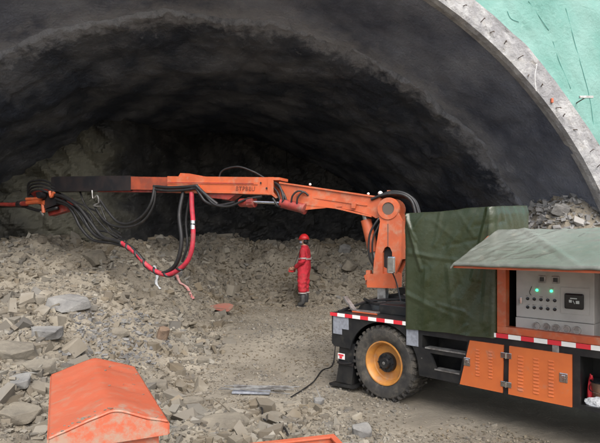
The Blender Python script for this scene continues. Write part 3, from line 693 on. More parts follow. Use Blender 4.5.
# hoses along the boom (each its own mesh)
H = [
 ([(203, 188, .16), (212, 195, .2), (222, 205, .22), (236, 207, .2), (252, 200, .16), (266, 197, .12)], .018, 'rubber'),
 ([(203, 189, .18), (208, 196, .2), (214, 203, .2), (226, 206, .18), (240, 203, .16)], .024, 'rubber'),
 ([(204, 187, .2), (210, 193, .2), (218, 200, .2), (224, 205, .18)], .03, 'rubber'),
 ([(160, 187, .16), (175, 188.5, .18), (190, 188, .18), (204, 187, .18)], .028, 'rubber'),
 ([(160, 190, .16), (175, 191.5, .18), (190, 191, .18), (204, 189, .18)], .024, 'rubber'),
 ([(161, 187, .16), (159, 204, .2), (150, 217, .2), (136, 224, .18), (124, 222, .16), (114, 212, .14), (104, 200, .1)], .026, 'rubber'),
 ([(162, 189, .16), (160, 205, .16), (152, 220, .18), (138, 227, .18), (120, 226, .16), (108, 218, .14), (98, 205, .1)], .022, 'rubber'),
 ([(188, 192, .12), (187, 215, .2), (190, 240, .22), (187, 258, .22), (180, 268, .2), (168, 273, .2), (156, 266, .2), (146, 254, .2), (136, 246, .18), (120, 240, .16), (104, 237, .14), (94, 228, .12), (85, 214, .1), (72, 206, .08), (60, 202, .06)], .036, 'rubber'),
 ([(58, 195, .1), (70, 198, .12), (84, 207, .14), (96, 222, .14), (108, 236, .15), (122, 241, .16), (130, 243, .16)], .034, 'rubber'),
 ([(60, 199, .1), (72, 204, .1), (82, 212, .12), (92, 226, .12), (100, 235, .12), (114, 240, .14)], .028, 'rubber'),
 ([(66, 194, .1), (80, 202, .12), (92, 208, .12), (104, 222, .12), (118, 236, .12), (130, 240, .14)], .016, 'rubber'),
 ([(66, 200, .05), (78, 214, .1), (86, 228, .12), (98, 240, .12), (118, 243, .14), (133, 247, .16)], .03, 'rubber'),
 ([(64, 204, .0), (74, 206, .05), (90, 214, .05), (100, 229, .1), (112, 232, .12), (124, 238, .14)], .02, 'rubber'),
 ([(80, 192, .0), (88, 206, .05), (100, 212, .08), (110, 224, .1), (126, 234, .12)], .018, 'rubber'),
 ([(104, 204, .1), (110, 218, .12), (116, 230, .12), (128, 238, .14)], .014, 'rubber'),
 ([(268, 180, .0), (254, 172, .0), (240, 167, .02), (228, 168.5, .02), (222, 172, .02), (220, 177, .02)], .014, 'rubber'),
 ([(278, 183, .1), (285, 188, .16), (289, 200, .18), (284, 207, .16), (277, 199, .13)], .018, 'rubber'),
 ([(278, 185, .08), (286, 191, .14), (291, 203, .14), (287, 209, .12)], .018, 'rubber'),
 ([(277, 188, .1), (283, 194, .16), (285, 203, .16), (280, 206, .14)], .015, 'rubber'),
 ([(302, 209, .16), (303, 199, .18), (308, 193, .16), (312, 196, .12)], .014, 'rubber'),
 ([(296, 206, .16), (298, 197, .18), (303, 192, .16), (309, 193, .12)], .014, 'rubber'),
 ([(377, 268, .1), (373, 255, .16), (374, 235, .18), (381, 221, .16), (384, 218, .12)], .016, 'rubber'),
 ([(379, 272, .1), (376, 255, .14), (377, 238, .16), (383, 224, .14)], .013, 'rubber'),
 ([(190, 194, .0), (186, 220, .0), (188, 245, .02), (184, 262, .05)], .022, 'rubber')]
for P3, r_, mm in H: MB().tube([bt(*p) for p in P3], r_, 8).build('hose', mm, truck, True, 60)
for k in range(5):
    l = -.12 + .06 * k; e = (0, 3.2, 1.2, 4.4, 2.2)[k]
    MB().tube([bt(374, 200, l), bt(383, 197.5 - e * .5, l), bt(394, 196.5 - e, l), bt(406, 197.5 - e * .8, l), bt(413 + e * .5, 203 - e * .4, l), bt(416 + e, 216, l)], .021, 8).build('hose', 'rubber', truck, True, 60)
MB().prism(P_((388, 190.5), (391, 190.5), (392, 193), (397, 194), (397, 195.5), (388, 195)), -.04, .04, [], bmat).build('hose_clamp', 'orange', colm)
# thick red delivery hose with black spiral wrap
rp = [(197, 193, .14), (198, 208, .16), (200, 225, .18), (200, 245, .2), (196, 259, .2), (188, 268, .2), (176, 274, .2), (164, 271, .2), (154, 264, .2), (145, 254, .2), (136, 247, .2), (129, 243, .18)]
RP = [bt(*p) for p in rp]; hz = MB().tube(RP, .041, 10).build('delivery_hose', 'pink_hose', truck, True, 60)
MB().tube([bt(199.6, 221, .175), bt(199.9, 229.5, .185)], .047, 12, False).build('hose_coupling', 'chrome', hz)
MB().tube([bt(199.6, 224.5, .175), bt(199.7, 226, .185)], .052, 12, False).build('hose_clip', 'rubber', hz)
sp = spline(RP, 10); sp = sp[len(sp) // 2 - 8:]
hel = []; ph = 0
for i in range(len(sp) - 1):
    t = (sp[i + 1] - sp[i]).normalized(); n1 = t.cross(Vector((0, 0, 1))).normalized(); n2 = t.cross(n1)
    for k in range(4):
        ph += .16 + .13 * noise.noise(Vector((i * .15, 0, 0))); c = sp[i].lerp(sp[i + 1], k / 4); hel.append(c + (n1 * math.cos(ph) + n2 * math.sin(ph)) * .032)
MB().tube(hel, .023, 7, False).build('wrap_band', 'rubber', hz, True)

# control cabinet frame
mb = MB()
mb.box((1.43, .0, 1.002), (3.3, .10, 1.072), .004).box((1.43, 0, 1.072), (1.52, .09, 1.95), .004).box((3.21, 0, 1.072), (3.3, .09, 1.95), .004)
mb.box((1.44, .09, 1.05), (1.47, 1.2, 1.86)).box((3.27, .09, 1.05), (3.30, 1.2, 1.86)).box((1.47, 1.17, 1.05), (3.27, 1.2, 1.86)).box((1.43, 0, 1.95), (3.3, .6, 1.98), .004)
mb.build('cabinet_frame', 'orange', truck)
MB().box((1.48, .95, 1.0), (3.26, .97, 1.86)).box((1.475, .10, 1.06), (1.485, .95, 1.86)).box((1.485, .10, 1.003), (3.26, .95, 1.01)).build('cabinet_lining', 'dark', truck)
# control panel
pn = MB().box((1.585, .10, 1.175), (2.30, .5, 1.92), .006).box((1.585, .085, 1.03), (2.30, .5, 1.172), .006).build('control_panel', 'panel', truck)
f0 = .10
def dx(x): return x + .05                      # the panel stands a little inside the frame
for x in (1.84, 1.965): 
    g_ = MB().box((x - .033, f0 - .012, 1.53), (x + .033, f0, 1.60), .004).build('gauge', 'steel', pn); MB().box((x - .02, f0 - .016, 1.545), (x + .02, f0 - .0125, 1.585), .002).build('gauge_glass', 'screen', g_)
for x in (1.79, 1.925): MB().lathe([(0, -.02), (.010, -.016), (.013, -.004), (.013, .0)], 12, Matrix.Translation((x, f0, 1.455))).build('indicator_lamp', 'led', pn, True)
for z in (1.365, 1.28):
    for k in range(5): MB().lathe([(0, -.018), (.012, -.016), (.012, -.004), (.017, -.003), (.017, 0)], 10, Matrix.Translation((1.70 + k * .064, f0, z))).build('switch_knob', 'screen', pn)
MB().box((2.01, f0 - .006, 1.25), (2.26, f0 - .002, 1.50), .002).build('screen_bezel', 'panel', pn)
sc_ = MB().box((2.05, f0 - .022, 1.30), (2.215, f0 - .006, 1.445), .014).build('display', 'screen', pn)
MB().box((2.10, f0 - .0235, 1.395), (2.16, f0 - .0225, 1.404)).box((2.09, f0 - .0235, 1.36), (2.115, f0 - .0225, 1.385)).tube([(2.125, f0 - .023, 1.38), (2.14, f0 - .023, 1.35)], .003, 5, False).box((2.15, f0 - .0235, 1.352), (2.18, f0 - .0225, 1.38)).build('display_symbols', 'glyph', sc_)
for k in range(5):
    x = 1.79 + k * .092
    mtx = Matrix.Translation((x, .085, 1.105))
    MB().lathe([(.0, -.006), (.022, -.006), (.024, -.014), (.036, -.014), (.038, 0)], 20, mtx).build('socket', 'steel', pn, True, 30)
for z in (1.392, 1.307):
    for k in range(5): MB().box((1.684 + k * .064, f0 - .003, z - .004), (1.716 + k * .064, f0 - .0005, z + .004)).build('label_strip', 'steel', pn)
for x in (1.79, 1.925): MB().box((x - .018, f0 - .003, 1.478), (x + .018, f0 - .0005, 1.487)).build('label_strip', 'steel', pn)
MB().tube([(1.74, f0 - .004, 1.49), (1.72, f0 - .006, 1.43), (1.735, f0 - .004, 1.40)], .003, 5).build('loose_wire', 'rubber', pn)
for z in (1.78, 1.32): MB().box((1.60, f0 - .014, z - .03), (1.615, f0, z + .03), .003).build('panel_hinge', 'steel', pn)
MB().box((1.625, f0 - .015, 1.31), (1.65, f0, 1.375), .004).build('panel_lock', 'chrome', pn)
MB().lathe([(0, -.32), (.15, -.32), (.17, -.28), (.17, .28), (.15, .32), (0, .32)], 24, Matrix.Translation((2.56, .5, 1.35)) @ Matrix.Rotation(R(90), 4, 'X')).build('air_tank', 'black', truck, True, 40)
for k in range(3): MB().tube([(2.36, .3, 1.9), (2.38 + .03 * k, .25, 1.5), (2.42, .3, 1.1)], .016, 6).build('hose', 'rubber', truck)
# raised lid
lid = MB().prism([(-.70, 1.695), (0.0, 1.995), (0.0, 2.015), (-.70, 1.715)], 1.36, 3.35, [], Matrix(((0, 1, 0, 0), (1, 0, 0, 0), (0, 0, 1, 0), (0, 0, 0, 1))))
lid.box((1.33, -.715, 1.688), (3.36, -.69, 1.708))
lid = lid.build('raised_lid', 'orange', truck)
MB().tube([(3.28, .02, 1.5), (3.28, -.5, 1.78)], .012, 6, False).build('gas_strut', 'steel', lid)

# ------------------------------------------------------------------ tarps (things resting on the truck)
def tarp_big():
    x0, x1, y0, y1 = .33, 1.425, -.035, .86; per = []
    cr = .05
    def arcp(cx, cy, a0, a1, n=6): return [(cx + cr * math.cos(a0 + (a1 - a0) * k / n), cy + cr * math.sin(a0 + (a1 - a0) * k / n)) for k in range(n + 1)]
    def lin(a, b, n): return [(a[0] + (b[0] - a[0]) * k / n, a[1] + (b[1] - a[1]) * k / n) for k in range(1, n)]
    c1 = arcp(x0 + cr, y0 + cr, math.pi, 1.5 * math.pi); c2 = arcp(x1 - cr, y0 + cr, 1.5 * math.pi, 2 * math.pi); c3 = arcp(x1 - cr, y1 - cr, 0, .5 * math.pi); c4 = arcp(x0 + cr, y1 - cr, .5 * math.pi, math.pi)
    per = c1 + lin(c1[-1], c2[0], 130) + c2 + lin(c2[-1], c3[0], 60) + c3 + lin(c3[-1], c4[0], 40) + c4 + lin(c4[-1], c1[0], 60)
    n = len(per); nz = 130; vs = []; fs = []
    def top(x, y): return 2.265 + .03 * S((x - .6) / .7) - .006 * math.sin(math.pi * (x - .33) / 1.1) + .05 * (y / .86)
    def seg_d(px, pz, a, b):
        ax, az = a; bx, bz = b; t = max(0, min(1, ((px - ax) * (bx - ax) + (pz - az) * (bz - az)) / ((bx - ax) ** 2 + (bz - az) ** 2)))
        return math.hypot(px - ax - t * (bx - ax), pz - az - t * (bz - az)), t
    folds = [((.36, 2.25), (.56, 1.62), .030, .030), ((.36, 2.25), (.50, 1.95), .022, .02), ((1.36, 2.27), (1.18, 1.55), .022, .03), ((1.38, 2.27), (1.30, 1.1), .024, .035),
             ((.40, 1.80), (1.1, 1.72), .010, .03), ((.36, 1.32), (.95, 1.12), .014, .04), ((.8, 2.25), (.74, 1.9), .010, .03), ((.9, 1.65), (.98, .98), .014, .04), ((.62, 1.62), (.60, 1.0), .012, .05), ((1.0, 2.0), (.66, 1.5), .012, .05)]
    for i, (x, y) in enumerate(per):
        tz = top(x, y); bz = .925 + .02 * S((x - .33) / 1.1) + .010 * noise.noise(Vector((x * 4, y * 4, 0))) if y < .3 else 1.0
        if x > 1.38 and y > .0: bz = 1.02
        cx, cy = (x0 + x1) / 2, (y0 + y1) / 2
        if abs(y - y0) < .051: nx, ny_ = (0, -1)
        elif abs(x - x1) < .051: nx, ny_ = (1, 0)
        elif abs(y - y1) < .051: nx, ny_ = (0, 1)
        else: nx, ny_ = (-1, 0)
        for j in range(nz):
            t = j / (nz - 1); z = bz + (tz - bz) * t
            d = .010 * noise.noise(Vector((x * 3 + z * .8, y * 3, z * 1.2))) + .008 * noise.noise(Vector((x * 9 - z * 4, y * 9, z * 4)))
            rs = random.Random(5)
            for _c in range(44):
                cx0 = rs.uniform(.3, 1.45); cz0 = rs.uniform(.9, 2.3); an = rs.uniform(0, math.pi); ln = rs.uniform(.12, .4); hh = rs.uniform(-.005, .006)
                q, tt = seg_d(x + (y if ny_ == 0 else 0), z, (cx0, cz0), (cx0 + math.cos(an) * ln, cz0 + math.sin(an) * ln)); d += hh * max(0, 1 - q / .035)
            if ny_ == -1:
                for a, b, h, wd_ in folds:
                    q, tt = seg_d(x, z, a, b); d += h * .8 * max(0, 1 - q / (wd_ * 1.3)) * (1 - .5 * tt)
            else:
                d += .006 * math.sin((y + z * .4) * 11 + x * 9) * (1.2 - t)
            if nx == 1: d += .014 * abs(noise.noise(Vector((y * 5 + z * 2, z * .8, 3))))
            sq = 1 - .02 * S((t - .93) / .07)
            vs.append((cx + (x - cx) * sq + nx * d, cy + (y - cy) * sq + ny_ * d, z))
    for i in range(n):
        for j in range(nz - 1):
            a = i * nz + j; b = ((i + 1) % n) * nz + j; fs.append((a, b, b + 1, a + 1))
    # top as a shrinking set of rings
    prev = [i * nz + nz - 1 for i in range(n)]; cx, cy = (x0 + x1) / 2, (y0 + y1) / 2
    for k in range(1, 14):
        sq = 1 - .02 - .98 * k / 14; cur = []
        for i, (x, y) in enumerate(per):
            X, Y = cx + (x - cx) * sq, cy + (y - cy) * sq
            cur.append(len(vs)); vs.append((X, Y, top(X, Y) + .004 + .008 * noise.noise(Vector((X * 5, Y * 5, 1)))))
        for i in range(n): fs.append((prev[i], prev[(i + 1) % n], cur[(i + 1) % n], cur[i]))
        prev = cur
    fs.append(tuple(prev))
    # brass-edge hem
    o = MB().add(vs, fs).build('tarpaulin', 'green_tarp', None, True, 65)
    o.location = (PX, PY, 0); o.rotation_euler = (0, 0, RZ); return o
tb = tarp_big(); tag(tb, 'dark olive green tarpaulin draped like a box over the truck deck', 'tarpaulin')
def tarp_lid():
    nu, nv = 260, 170; vs = []
    for i in range(nu):
        x = 1.29 + 2.1 * i / (nu - 1)
        for j in range(nv):
            t = j / (nv - 1)            # 0 front hem, 1 rear hem
            d = t * 2.2
            x = (1.31 if d < .025 else 1.31 + .09 * min(1, (d - .025) / .825)) + 2.0 * i / (nu - 1)
            if d < .025: w = -.735; z = 1.70 + d
            elif d < .85: q = (d - .025) / .825; w = -.735 + .735 * q; z = 1.725 + .315 * q
            else: w = (d - .85); z = 2.045 - .13 * (d - .85)
            if t > .96: z -= (t - .96) * 4
            nn = .007 * noise.noise(Vector((x * 2.2 + w * 1.5, w * 2.5, 3))) + .006 * noise.noise(Vector((x * 10 - w * 6, w * 8, 5))) + .007 * abs(noise.noise(Vector((x * 4 + w * 7, w * 1.0, 9)))) + .014 * max(0, 1 - abs((x - 1.95) + (w + .25) * .95) / .07) + .012 * max(0, 1 - abs((x - 2.55) + (w) * .7) / .05)
            rs = random.Random(3)
            for _c in range(60):
                ax_, aw = rs.uniform(1.3, 3.3), rs.uniform(-.75, .1); an = rs.choice((rs.uniform(.5, 1.2), rs.uniform(-.5, .5))); ln = rs.uniform(.15, .6); hh = rs.uniform(-.004, .007)
                px_, py_ = x - ax_, w - aw; tt = max(0, min(ln, px_ * math.cos(an) + py_ * math.sin(an)))
                nn += hh * max(0, 1 - math.hypot(px_ - tt * math.cos(an), py_ - tt * math.sin(an)) / .028)
            if d < .12: nn *= d / .12
            e = 1 + .018 * noise.noise(Vector((w * 3, 0, 0)))
            z2 = z + nn + .008
            if i < 4: z2 -= (4 - i) * .010
            if d < .06: w += .006 * noise.noise(Vector((x * 12, 0, 0))); z2 += .010 * noise.noise(Vector((x * 5, 2, 0)))
            vs.append((x * e if i == 0 else x, w, z2))
    fs = [tuple(f) for f in grid_faces(nu, nv)]
    o = MB().add(vs, fs).build('tarpaulin', 'pale_tarp', None, True)
    so = o.modifiers.new('thick', 'SOLIDIFY'); so.thickness = .004; so.offset = 1
    o.location = (PX, PY, 0); o.rotation_euler = (0, 0, RZ); return o
tl_ = tarp_lid(); tag(tl_, 'pale glossy green tarpaulin spread over the raised lid above the control panel', 'tarpaulin')

# things in the open side compartment
def at_truck(s, w, z=0): return (PX + UX * s + WX * w, PY + UY * s + WY * w, z)
bk = empty('bucket', at_truck(2.36, .20, .435), RZ); tag(bk, 'dented copper coloured bucket in the open side compartment', 'bucket')
Zup = Matrix.Rotation(R(90), 4, 'X')
MB().lathe([(0, 0), (.095, 0), (.115, .2), (.12, .205), (.112, .2), (.09, .01), (0, .01)], 20, Zup).build('shell', 'copper', bk, True, 40)
MB().lathe([(0, .215), (.1, .22), (.122, .21), (.122, .2)], 20, Zup).build('cover', 'screen', bk, True, 40)
MB().tube([(-.12, 0, .18), (-.08, -.13, .13), (.08, -.13, .13), (.12, 0, .18)], .005, 6).build('handle', 'chrome', bk)
def crumple(name, s, w, z, sx, sy, sz, seed, m, label, cat):
    bm = bmesh.new(); bmesh.ops.create_icosphere(bm, subdivisions=4, radius=1)
    for v in bm.verts:
        n = 1 + .22 * noise.noise(v.co * 2 + Vector((seed, 0, 0))) + .14 * abs(noise.noise(v.co * 5 + Vector((seed, 2, 0))))
        v.co = Vector((v.co.x * sx * n, v.co.y * sy * n, max(-.2, v.co.z) * sz * n + .2 * sz))
    o = MB().bm(bm).build(name, m); o.location = at_truck(s, w, z); o.rotation_euler = (0, 0, RZ); return tag(o, label, cat)
crumple('plastic_bag', 2.33, .07, .44, .10, .04, .06, 1, 'plastic', 'crumpled clear plastic bag in front of the bucket in the compartment', 'bag')
crumple('rag', 2.245, .20, .44, .03, .05, .19, 5, 'red', 'narrow red rag wedged between the bucket and the compartment wall', 'rag')

# ------------------------------------------------------------------ foreground machine hood
def eqhood():
    f = Vector((-.423, .906, 0)); r_ = Vector((.906, .423, 0))
    h = empty('equipment_hood', (0, 0, 0)); 
    Yb = (1.93 - .80) * 520 / 133.7; lbk = Vector(((51.7 - 300) / 520 * Yb, Yb, .80))
    Yf = (1.93 - .80) * 520 / 197.8; lf = Vector(((49.3 - 300) / 520 * Yf, Yf, .80))
    L_ = (lbk - lf).length; Yr = (1.93 - .80) * 520 / 128.5; rb = Vector(((134.5 - 300) / 520 * Yr, Yr, .80)); wd = (rb - lbk).length
    org = lf + (lbk - lf) / 2 + r_ * wd / 2; org.z = 0
    gz = ground_h(org.x, org.y) - .05
    h.location = (org.x, org.y, gz); h.rotation_euler = (0, 0, math.atan2(r_.y, r_.x))
    W, Ln, e, rg = wd / 2, L_ / 2, .80 - gz, .115
    def zl(x, y):
        z = e + rg * (1 - math.sqrt(x * x + .0006) / W)
        for cx_, cy_, rr_, hh_ in ((-.12, .3, .18, -.012), (.16, -.1, .14, -.014), (.05, .55, .12, -.010), (-.2, -.45, .16, -.010), (.2, .5, .1, -.012), (.12, -.6, .12, .012)):
            z += hh_ * math.exp(-((x - cx_) ** 2 + (y - cy_) ** 2) / rr_ ** 2)
        return z + .012 * S((-y - Ln * .72) / .3) * noise.noise(Vector((x * 7, 1, 4))) + .002 * noise.noise(Vector((x * 12, y * 10, 4)))
    # lid skin: cross-section along x, subdivided with dents
    nu, nv = 60, 90; vs = []
    for i in range(nu):
        x = -W + 2 * W * i / (nu - 1)
        for j in range(nv):
            y = -Ln + 2 * Ln * j / (nv - 1)
            z = zl(x, y)
            bow = .05 * (1 - (x / W) ** 2) * (-1 if j == 0 else 0)
            yy = y + (-.0)
            vs.append((x, yy, z))
    li = MB().add(vs, [tuple(q) for q in grid_faces(nu, nv)]).build('lid', 'hood_orange', h, True)
    so = li.modifiers.new('thick', 'SOLIDIFY'); so.thickness = .012; so.offset = 1
    # folded rim around the lid: front gable fascia, rear and sides
    mb = MB()
    def fas(y):
        n = 48; a = []
        for i in range(n + 1):
            x = -W + 2 * W * i / n; z = zl(x, y) - .001; a.append((x, z))
        return a
    fr = fas(-Ln)
    mb.prism(fr + [(W, e - .07), (-W, e - .07)], -Ln - .016, -Ln - .002).prism([(x, z - .004) for x, z in fr] + [(W, e - .07), (-W, e - .07)], Ln + .002, Ln + .014)
    mb.box((-W - .012, -Ln, e - .07), (-W - .001, Ln, e - .004)).box((W + .001, -Ln, e - .07), (W + .012, Ln, e - .004))
    mb.build('lid_rim', 'hood_orange', h)
    MB().prism([(x * .86, min(z, e + rg * .7) - .02) for x, z in fr][::1] + [(W * .86, 0), (-W * .86, 0)], -Ln * .95, Ln * .95).build('housing', 'hood_orange', h)
    mu = MB()
    for k in range(60):
        x = random.uniform(-W * .95, W * .98); y = random.choice((random.uniform(-Ln, -Ln * .86), random.uniform(-Ln, Ln)))
        if y > -Ln * .86 and x < .05: x = random.uniform(.02, W)
        z = e + rg * (1 - abs(x) / W) + .012; s_ = random.uniform(.006, .018)
        v, f_ = protos[k % 16]; mu.add([(x + q[0] * s_ * 1.8, y + q[1] * s_ * 1.4, z + q[2] * s_ * .8) for q in v], [tuple(a) for a in f_])
    mu.build('mud_crumbs', 'rock', h)['kind'] = 'stuff'
    return h
tag(eqhood(), 'faded orange steel machine hood with a gabled lid and mud on its front edge', 'machine hood')
oe = empty('orange_trough', (.27, 4.2, 0), R(16)); tag(oe, 'orange steel trough whose upper edge just enters the bottom of the photo', 'trough')
MB().box((-1.1, -.012, -.1), (0, 0, .36), .003).box((-1.1, -.7, -.1), (0, -.688, .36), .003).box((-.012, -.688, -.1), (0, -.012, .36)).box((-1.1, -.688, -.1), (-1.088, -.012, .36)).build('wall', 'hood_orange', oe)
MB().box((-1.12, -.03, .355), (.015, .03, .37), .004).box((-1.12, -.73, .355), (.015, -.67, .37), .004).box((-.035, -.67, .355), (.015, -.03, .37), .003).build('lip', 'hood_orange', oe)
MB().box((-1.08, -.68, -.02), (-.02, -.02, .12)).build('mortar_residue', 'ground', oe)

# ------------------------------------------------------------------ bits on the ground
def gpt(px, py, up=.0):
    x, y = hit(px, py); return Vector((x, y, ground_h(x, y) + up))
o = MB().tube([gpt(336, 350, .25), gpt(333, 366, .03), gpt(322, 372, .02), gpt(314, 383, .02), gpt(302, 392, .02), gpt(291, 399, .02)], .009, 6).build('ground_cable', 'rubber'); tag(o, 'black cable trailing over the path from the truck outrigger', 'cable')
o = MB().tube([gpt(257, 407, .03), gpt(262, 414, .06), gpt(264, 424, .05), gpt(278, 427, .05), gpt(284, 434, .05), gpt(288, 441, .03)], .011, 6).build('ground_cable', 'rubber'); tag(o, 'short black cable looped between slabs near the orange trough', 'cable')
rb_ = empty('steel_bar_bundle', gpt(260, 393, .03), R(-4)); tag(rb_, 'bundle of thin grey steel bars lying on the dirt path', 'steel bars')
for k in range(9):
    y = random.uniform(-.14, .14); a = random.uniform(-.12, .12)
    MB().tube([(-.42 + random.uniform(-.1, .1), y - a, .02 + .012 * (k % 3)), (.40 + random.uniform(-.1, .15), y + a, .02 + .012 * (k % 3))], .007, 6, False).build('bar', 'steel', rb_)
MB().box((-.34, -.13, -.015), (.14, .02, .012), .006).build('dark_board', 'grey_plate', rb_)
p = gpt(220, 313, .13); bm = bmesh.new()
vs = [(.29 * math.cos(a) * (1 + .15 * math.sin(3 * a)), .22 * math.sin(a), .03 * math.sin(2 * a)) for a in np.linspace(0, 2 * math.pi, 17)[:-1]]
o = MB().add([(x, y, z) for x, y, z in vs] + [(x, y, z - .015) for x, y, z in vs], [tuple(range(16)), tuple(range(31, 15, -1))] + [(i, (i + 1) % 16, (i + 1) % 16 + 16, i + 16) for i in range(16)]).build('scrap_plate', 'red_plate'); o.location = p; o.rotation_euler = (.22, .03, .3)
tag(o, 'rusty red sheet metal scrap lying on the rubble left of the worker', 'scrap metal')
def ribbon(name, P3, w, m, label, cat):
    pp = spline([Vector(q) for q in P3], 6); vs = []; 
    for i, q in enumerate(pp):
        ww = w * (1 + .3 * noise.noise(Vector((i * .5, 0, 0)))); tw = noise.noise(Vector((i * .3, 4, 0)))
        vs += [q + Vector((ww, 0, ww * tw)), q - Vector((ww, 0, ww * tw)), q + Vector((-ww, .012, -ww * tw)), q + Vector((ww, .012, ww * tw))]
    fs = []
    for i in range(len(pp) - 1):
        a = i * 4
        for k in range(4): fs.append((a + k, a + (k + 1) % 4, a + (k + 1) % 4 + 4, a + k + 4))
    fs += [(0, 1, 2, 3), tuple(len(vs) - 4 + k for k in (3, 2, 1, 0))]
    o = MB().add(vs, fs).build(name, m, None, True); return tag(o, label, cat)
M['pale_red'] = mat('faded_red_cloth', (0.55, .17, .17), .8, col2=(.5, .3, .28), scale=6)
ribbon('cloth_strip', [gpt(176, 281, .16), gpt(180, 286, .08), gpt(187, 290, .05), gpt(193, 301, .04)], .035, 'pale_red', 'faded red cloth strip trailing down the rubble under the red hose', 'cloth')
ribbon('cloth_strip', [gpt(154, 272, .12), gpt(157, 279, .06), gpt(156, 286, .05), gpt(160, 291, .03)], .028, 'plastic', 'pale torn cloth strip on the rubble below the hose bend', 'cloth')

# ------------------------------------------------------------------ worker
def skin_mesh(name, verts, edges, radii, sub=2):
    me = bpy.data.meshes.new(name); me.from_pydata(verts, edges, []); o = bpy.data.objects.new(name, me); C.objects.link(o)
    o.modifiers.new('s', 'SKIN'); 
    sv = me.skin_vertices[0].data
    for i, r in enumerate(radii): sv[i].radius = r if isinstance(r, tuple) else (r, r); sv[i].use_root = (i == 0)
    ms = o.modifiers.new('u', 'SUBSURF'); ms.levels = ms.render_levels = sub
    bpy.context.view_layer.update()
    m2 = bpy.data.meshes.new_from_object(o.evaluated_get(bpy.context.evaluated_depsgraph_get()))
    v = [x.co.copy() for x in m2.vertices]; f = [tuple(p.vertices) for p in m2.polygons]
    bpy.data.objects.remove(o); return v, f
def ell(c, r, seg=24, ring=16):
    bm = bmesh.new(); bmesh.ops.create_uvsphere(bm, u_segments=seg, v_segments=ring, radius=1)
    for v in bm.verts: v.co = Vector((c[0] + v.co.x * r[0], c[1] + v.co.y * r[1], c[2] + v.co.z * r[2]))
    return bm
def person(loc, rz):
    p = empty('person', loc, rz); tag(p, 'worker in red coverall and red helmet standing in side view before the rubble heap', 'person')
    # faces +x ; y left
    vs = [(0, 0, .94)]; ed = []; rd = [(.13, .11)]
    def addv(v, r, par): vs.append(v); rd.append(r); ed.append((par, len(vs) - 1)); return len(vs) - 1
    a = addv((-.01, 0, 1.12), (.13, .10), 0); b = addv((-.02, 0, 1.32), (.15, .105), a); n = addv((-.015, 0, 1.47), (.06, .06), b); addv((.0, 0, 1.56), (.055, .055), n)
    hands = []
    for s in (1, -1):
        sh = addv((-.02, s * .17, 1.40), .06, b); el = addv((-.05, s * .245, 1.13), .045, sh); wr = addv((.19, s * .14, .955), .03, el); pa = addv((.25, s * .115, .925), (.022, .036), wr); hands.append((s, pa))
        hp = addv((0, s * .10, .86), .085, 0); kn = addv((.02, s * .12, .49), .06, hp); an = addv((-.01, s * .12, .10), .042, kn); addv((.12, s * .13, .05), .035, an)
    v, f = skin_mesh('body', vs, ed, rd); mb = MB().add(v, f)
    mb.bm(ell((.01, 0, 1.635), (.095, .075, .115))); mb.bm(ell((.035, 0, 1.575), (.065, .055, .05))); mb.bm(ell((.105, 0, 1.62), (.020, .013, .026)))
    for s in (1, -1): mb.bm(ell((.0, s * .077, 1.625), (.018, .01, .03)))
    for s, pa in hands:                                     # palm and five separate fingers closed on the box
        c = Vector((.265, s * .112, .92)); mb.bm(ell(c, (.045, .018, .04)))
        for k, (dz, l) in enumerate(((.030, .062), (.011, .070), (-.009, .066), (-.028, .052))):
            q = c + Vector((.035, 0, dz)); mb.tube([q, q + Vector((l * .5, -s * .004, 0)), q + Vector((l * .9, -s * .03, -.002)), q + Vector((l * .85, -s * .05, -.004))], .0095, 8, True, 4, .007)
        q = c + Vector((-.01, -s * .01, .035)); mb.tube([q, q + Vector((.025, -s * .02, .018)), q + Vector((.05, -s * .035, .016))], .011, 8, True, 4, .008)
    body = mb.build('body', 'skin', p, True)
    rm = body.modifiers.new('r', 'REMESH'); rm.mode = 'VOXEL'; rm.voxel_size = .0075; rm.use_smooth_shade = True
    # coverall
    vs2 = [(0, 0, .94)]; ed2 = []; rd2 = [(.16, .165)]
    def ad(v, r, par): vs2.append(v); rd2.append(r); ed2.append((par, len(vs2) - 1)); return len(vs2) - 1
    a = ad((-.01, 0, 1.12), (.16, .165), 0); b = ad((-.02, 0, 1.32), (.175, .17), a); ad((-.015, 0, 1.475), (.085, .08), b)
    for s in (1, -1):
        sh = ad((-.02, s * .175, 1.39), .085, b); el = ad((-.05, s * .25, 1.13), .078, sh); m_ = ad((.07, s * .20, 1.04), .068, el); ad((.18, s * .145, .965), .05, m_)
        hp = ad((0, s * .10, .84), .135, 0); kn = ad((.02, s * .12, .50), .118, hp); ad((.0, s * .12, .30), .112, kn)
    v, f = skin_mesh('cov', vs2, ed2, rd2, 3)
    v = [q + noise.noise_vector(Vector((q.x * 9, q.y * 9, q.z * 14))) * .012 for q in v]
    v = [q + Vector((.010 * math.sin(q.z * 55 + q.y * 20 + 3 * noise.noise(q * 7)), 0, 0)) * (1 if abs(q.z - .5) < .18 or abs(q.z - 1.1) < .12 or q.z < .4 else .35) for q in v]
    cv = MB().add(v, f).build('coverall', 'coverall', p, True)
    MB().lathe([(.085, 0), (.095, .02), (.08, .045)], 20, Matrix.Translation((-.01, 0, 1.46)) @ Zup).build('coat_neck', 'coverall', cv, True)
    # bands: chest/elbow level and trouser hems
    def band(cx, cy, z, rx, ry, h, par):
        n = 28; V_ = []; F_ = []
        for k in range(n):
            a = 2 * math.pi * k / n
            for (dz, o_) in ((-h, 0), (h, 0)): V_.append((cx + rx * math.cos(a), cy + ry * math.sin(a), z + dz))
        for k in range(n): q = 2 * k; r = 2 * ((k + 1) % n); F_.append((q, r, r + 1, q + 1))
        b_ = MB().add(V_, F_).build('reflective_band', 'stripe', par); so = b_.modifiers.new('t', 'SOLIDIFY'); so.thickness = .006; return b_
    band(-.015, 0, 1.17, .172, .190, .017, cv)
